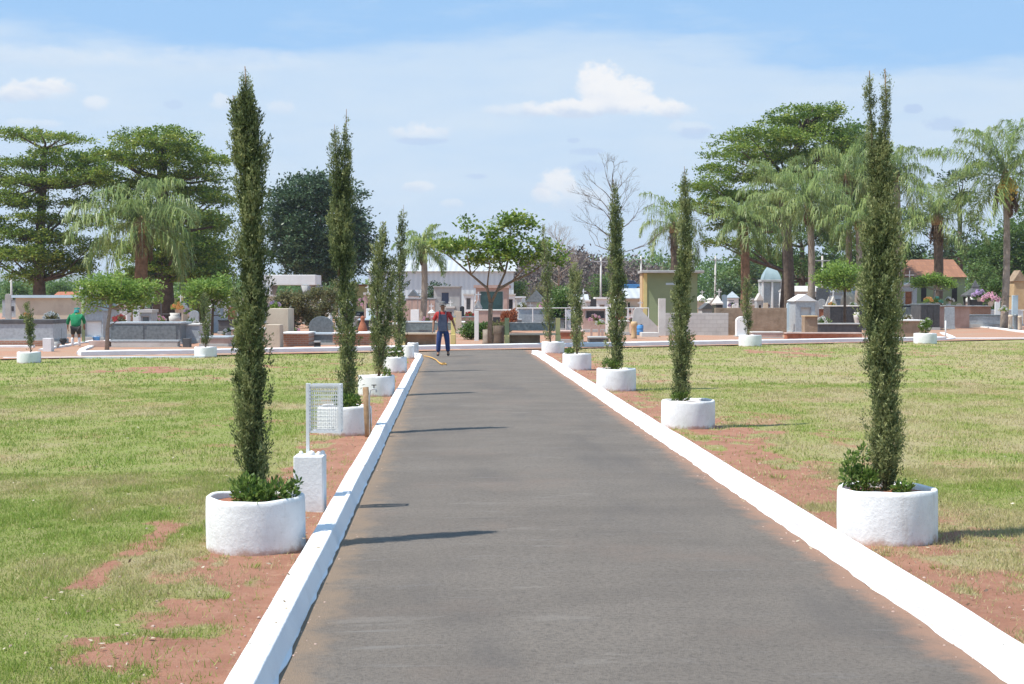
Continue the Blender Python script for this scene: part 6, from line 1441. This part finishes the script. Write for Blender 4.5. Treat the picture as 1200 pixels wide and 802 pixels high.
# ================================================================ PEOPLE
def skin(name, joints, edges, mat, parent, sub=2, root=0):
    """joints: [(x,y,z,rx[,ry])]"""
    me = bpy.data.meshes.new(name); me.from_pydata([j[:3] for j in joints], edges, []); me.update(); me.materials.append(MT[mat] if isinstance(mat, str) else mat)
    o = bpy.data.objects.new(name, me); COL.objects.link(o); o.parent = parent
    sk = o.modifiers.new('skin', 'SKIN'); sk.use_smooth_shade = True
    for i, j in enumerate(joints):
        v = me.skin_vertices[0].data[i]; v.radius = (j[3], j[4] if len(j) > 4 else j[3]); v.use_root = (i == root)
    ss = o.modifiers.new('sub', 'SUBSURF'); ss.levels = sub; ss.render_levels = sub
    return o
MT['skin_tone'] = rough_mat('skin_tone', (.30, .16, .10), (.26, .13, .08), 6, .6, 80, .05, .001)
MT['red_cloth'] = rough_mat('red_cloth', (.42, .045, .04), (.32, .03, .03), 8, .9, 40, .3, .004)
MT['denim'] = rough_mat('denim', (.03, .055, .17), (.025, .045, .12), 8, .9, 40, .3, .004)
MT['grey_apron'] = rough_mat('grey_apron', (.07, .085, .13), (.05, .06, .1), 8, .9, 40, .3, .004)
MT['green_cloth'] = rough_mat('green_cloth', (.02, .24, .10), (.015, .17, .07), 8, .9, 40, .3, .004)
MT['teal_cloth'] = rough_mat('teal_cloth', (.03, .28, .26), (.02, .2, .19), 8, .9, 40, .3, .004)
def hand(joints, edges, w, dirv, side, s=1.0):
    """palm, four fingers and a thumb grown on from wrist index w"""
    W_ = Vector(joints[w][:3]); d = Vector(dirv).normalized(); sd = Vector(side).normalized(); c = d.cross(sd)
    joints.append((*(W_ + d * .07 * s), .030 * s, .016 * s)); pi = len(joints) - 1; edges.append((w, pi))
    for i, (o_, l) in enumerate(((-.028, .075), (-.010, .085), (.010, .08), (.027, .062))):
        a = W_ + d * .10 * s + sd * o_ * s; b = a + d * l * .5 * s + c * .006; e = a + d * l * .85 * s + c * .03
        joints += [(*a, .010, .010), (*b, .009, .009), (*e, .007, .007)]; n = len(joints); edges += [(pi, n-3), (n-3, n-2), (n-2, n-1)]
    a = W_ + d * .04 * s - sd * .035 * s; e = W_ + d * .085 * s - sd * .06 * s + c * .02
    joints += [(*a, .012, .012), (*e, .009, .009)]; n = len(joints); edges += [(w, n-2), (n-2, n-1)]
def head_details(t, hp, fwd, right, skinm):
    m = MB()
    for s in (-1, 1): m.ball(hp + fwd * .085 + right * .032 * s + Vector((0, 0, .01)), .011, 6)
    m.build('eyes', 'dark', t, smooth=True)
def person_walking(px, pyb, label):
    d = D(pyb); p = ground(px, pyb); p.z = .04; t = thing('person', label, 'person', p, FACE + math.pi)   # local +Y faces the viewer
    # frame: x right of the person... person faces local +Y
    J = [(0, 0, .95, .14, .11), (0, .0, 1.12, .145, .11), (0, .0, 1.32, .165, .11), (0, 0, 1.46, .08, .07), (0, .01, 1.53, .055), (0, .03, 1.63, .082, .092), (0, .03, 1.70, .075, .085),
         (.18, 0, 1.41, .062), (.30, .0, 1.16, .046), (.31, .10, .92, .033), (-.18, 0, 1.41, .062), (-.32, -.02, 1.18, .046), (-.40, .04, .95, .033),
         (.10, 0, .88, .10), (.13, .10, .50, .066), (.15, .06, .10, .045), (.16, .20, .05, .04), (-.10, 0, .88, .10), (-.14, -.02, .50, .066), (-.17, -.10, .12, .045), (-.18, .04, .06, .04)]
    E = [(0,1),(1,2),(2,3),(3,4),(4,5),(5,6),(2,7),(7,8),(8,9),(2,10),(10,11),(11,12),(0,13),(13,14),(14,15),(15,16),(0,17),(17,18),(18,19),(19,20)]
    hand(J, E, 9, (.1, .35, -1), (0, 1, 0)); hand(J, E, 12, (-.25, .1, -1), (0, 1, 0))
    m = skin('body', J, E, 'skin_tone', t)
    hp = Vector((0, .035, 1.66)); q = MB(); q.lathe([(.018, -.02), (.014, .01), (.006, .03)], 6, (0, .125, 1.64)); 
    q.build('nose', 'skin_tone', t, smooth=True)
    for s in (-1, 1): q = MB(); q.ball((.032 * s, .112, 1.665), .011, 6); q.build('eye', 'dark', t, smooth=True)
    q = MB(); q.cbox(0, .116, 1.59, .05, .012, .01); q.build('mouth', 'terracotta', t)
    for s in (-1, 1): q = MB(); q.lathe([(.001, -.03), (.018, 0), (.001, .03)], 8, (.088 * s, .02, 1.65)); q.build('ear', 'skin_tone', t, smooth=True)
    # shirt
    skin('shirt', [(0, 0, 1.0, .18, .15), (0, 0, 1.15, .18, .15), (0, 0, 1.33, .205, .15), (0, 0, 1.46, .085, .08), (.19, 0, 1.40, .082), (.27, 0, 1.24, .075), (.295, 0, 1.17, .068), (-.19, 0, 1.40, .082), (-.28, -.01, 1.25, .075), (-.315, -.02, 1.19, .068)],
         [(0,1),(1,2),(2,3),(2,4),(4,5),(5,6),(2,7),(7,8),(8,9)], 'red_cloth', t)
    skin('trousers', [(0, 0, .98, .172, .14), (0, 0, .90, .16, .13), (.10, 0, .86, .12), (.135, .10, .50, .09), (.15, .07, .13, .075), (-.10, 0, .86, .12), (-.145, -.02, .50, .09), (-.17, -.08, .14, .075)],
         [(0,1),(1,2),(2,3),(3,4),(1,5),(5,6),(6,7)], 'denim', t)
    q = MB(); q.prism([(-.14, .82), (.14, .82), (.16, 1.05), (.13, 1.38), (-.13, 1.38), (-.16, 1.05)], .205, .222)
    for v in q.v: v.y -= abs(v.x) ** 2 * 3.0 + max(0, v.z - 1.2) * .12
    q.build('bib', 'grey_apron', t, bevel=.01)
    for s in (-1, 1): q = MB(); q.tube([(.10*s, .17, 1.36), (.11*s, .15, 1.44), (.10*s, .03, 1.50), (.08*s, -.1, 1.44), (.06*s, -.15, 1.3)], .016, 6); q.build('strap', 'grey_apron', t)
    for s, y in ((.155, .12), (-.175, -.02)): skin('boot', [(s, y - .06, .14, .055), (s, y - .06, .05, .052, .045), (s * 1.03, y + .09, .04, .048, .04)], [(0,1),(1,2)], 'dark', t, 2)
    q = MB(); q.lathe([(.13, 0), (.135, .008), (.105, .02), (.102, .07), (.075, .11), (.001, .12)], 20, (0, .035, 1.70), sy=1.12); q.build('hat', 'darkgrey', t, smooth=True)
    q = MB(); q.lathe([(.103, .0), (.104, .03)], 20, (0, .035, 1.715), sy=1.12); q.build('hat_band', 'rust', t)
    return t
person_walking(519, 419, 'person in red shirt, grey bib overalls, blue trousers and dark hat walking towards the viewer')
def person_back(px, pyb, label):
    p = ground(px, pyb); p.z = .06; t = thing('person', label, 'person', p, FACE + .15)     # faces away, +Y
    J = [(0, 0, .80, .14, .12), (0, .05, .98, .15, .12), (0, .14, 1.16, .17, .12), (0, .20, 1.27, .08), (0, .26, 1.32, .055), (0, .32, 1.40, .085, .09), (0, .33, 1.46, .075),
         (.20, .15, 1.22, .06), (.30, .22, .98, .045), (.27, .40, .80, .032), (-.20, .15, 1.22, .06), (-.32, .16, .97, .045), (-.33, .20, .76, .032),
         (.10, 0, .74, .095), (.12, .02, .42, .062), (.13, -.04, .10, .045), (.13, .10, .05, .04), (-.10, 0, .74, .095), (-.12, .06, .42, .062), (-.13, .02, .10, .045), (-.14, .16, .05, .04)]
    E = [(0,1),(1,2),(2,3),(3,4),(4,5),(5,6),(2,7),(7,8),(8,9),(2,10),(10,11),(11,12),(0,13),(13,14),(14,15),(15,16),(0,17),(17,18),(18,19),(19,20)]
    hand(J, E, 9, (0, .6, -1), (1, 0, 0)); hand(J, E, 12, (0, .3, -1), (0, 1, 0))
    skin('body', J, E, 'skin_tone', t)
    skin('shirt', [(0, 0, .70, .195, .17), (0, .03, .93, .21, .185), (0, .11, 1.14, .235, .20), (0, .19, 1.27, .12), (.21, .15, 1.20, .085), (.29, .20, 1.02, .075), (-.21, .15, 1.20, .085), (-.31, .16, 1.0, .075), (-.33, .19, .84, .055), (.29, .33, .88, .055)],
         [(0,1),(1,2),(2,3),(2,4),(4,5),(2,6),(6,7),(7,8),(5,9)], 'green_cloth', t)
    skin('shorts', [(0, 0, .76, .165, .14), (.10, 0, .70, .115), (.12, .02, .45, .09), (-.10, 0, .70, .115), (-.12, .05, .45, .09)], [(0,1),(1,2),(0,3),(3,4)], 'dark', t)
    for s, y in ((.13, .0), (-.135, .06)): skin('boot', [(s, y - .04, .36, .065), (s, y - .04, .06, .055), (s, y + .1, .05, .052, .045)], [(0,1),(1,2)], 'whitewash', t)
    skin('hood', [(0, .32, 1.44, .11, .115), (0, .28, 1.34, .11, .10), (0, .17, 1.26, .12, .06)], [(0,1),(1,2)], 'teal_cloth', t)
    q = MB(); q.lathe([(.11, 0), (.12, .01), (.10, .05), (.001, .07)], 16, (0, .42, 1.45), sy=.8); q.build('cap_brim', 'teal_cloth', t, smooth=True)
    return t
person_back(89, 408, 'person seen from behind in green shirt, teal hood, dark shorts and white boots')

# ================================================================ AIR
m = MB(); m.box((0, 4350, 36), (12400, 9400, 74.4)); hz = m.build('haze', 'dark'); hz.data.materials.clear()
hm = bpy.data.materials.new('haze'); hm.use_nodes = True; ht = hm.node_tree; ht.nodes.clear()
pv = ht.nodes.new('ShaderNodeVolumePrincipled'); pv.inputs['Color'].default_value = (.86, .92, 1, 1); pv.inputs['Density'].default_value = .0002; pv.inputs['Anisotropy'].default_value = .2
ho = ht.nodes.new('ShaderNodeOutputMaterial'); ht.links.new(pv.outputs[0], ho.inputs['Volume']); hz.data.materials.append(hm); hz['kind'] = 'stuff'
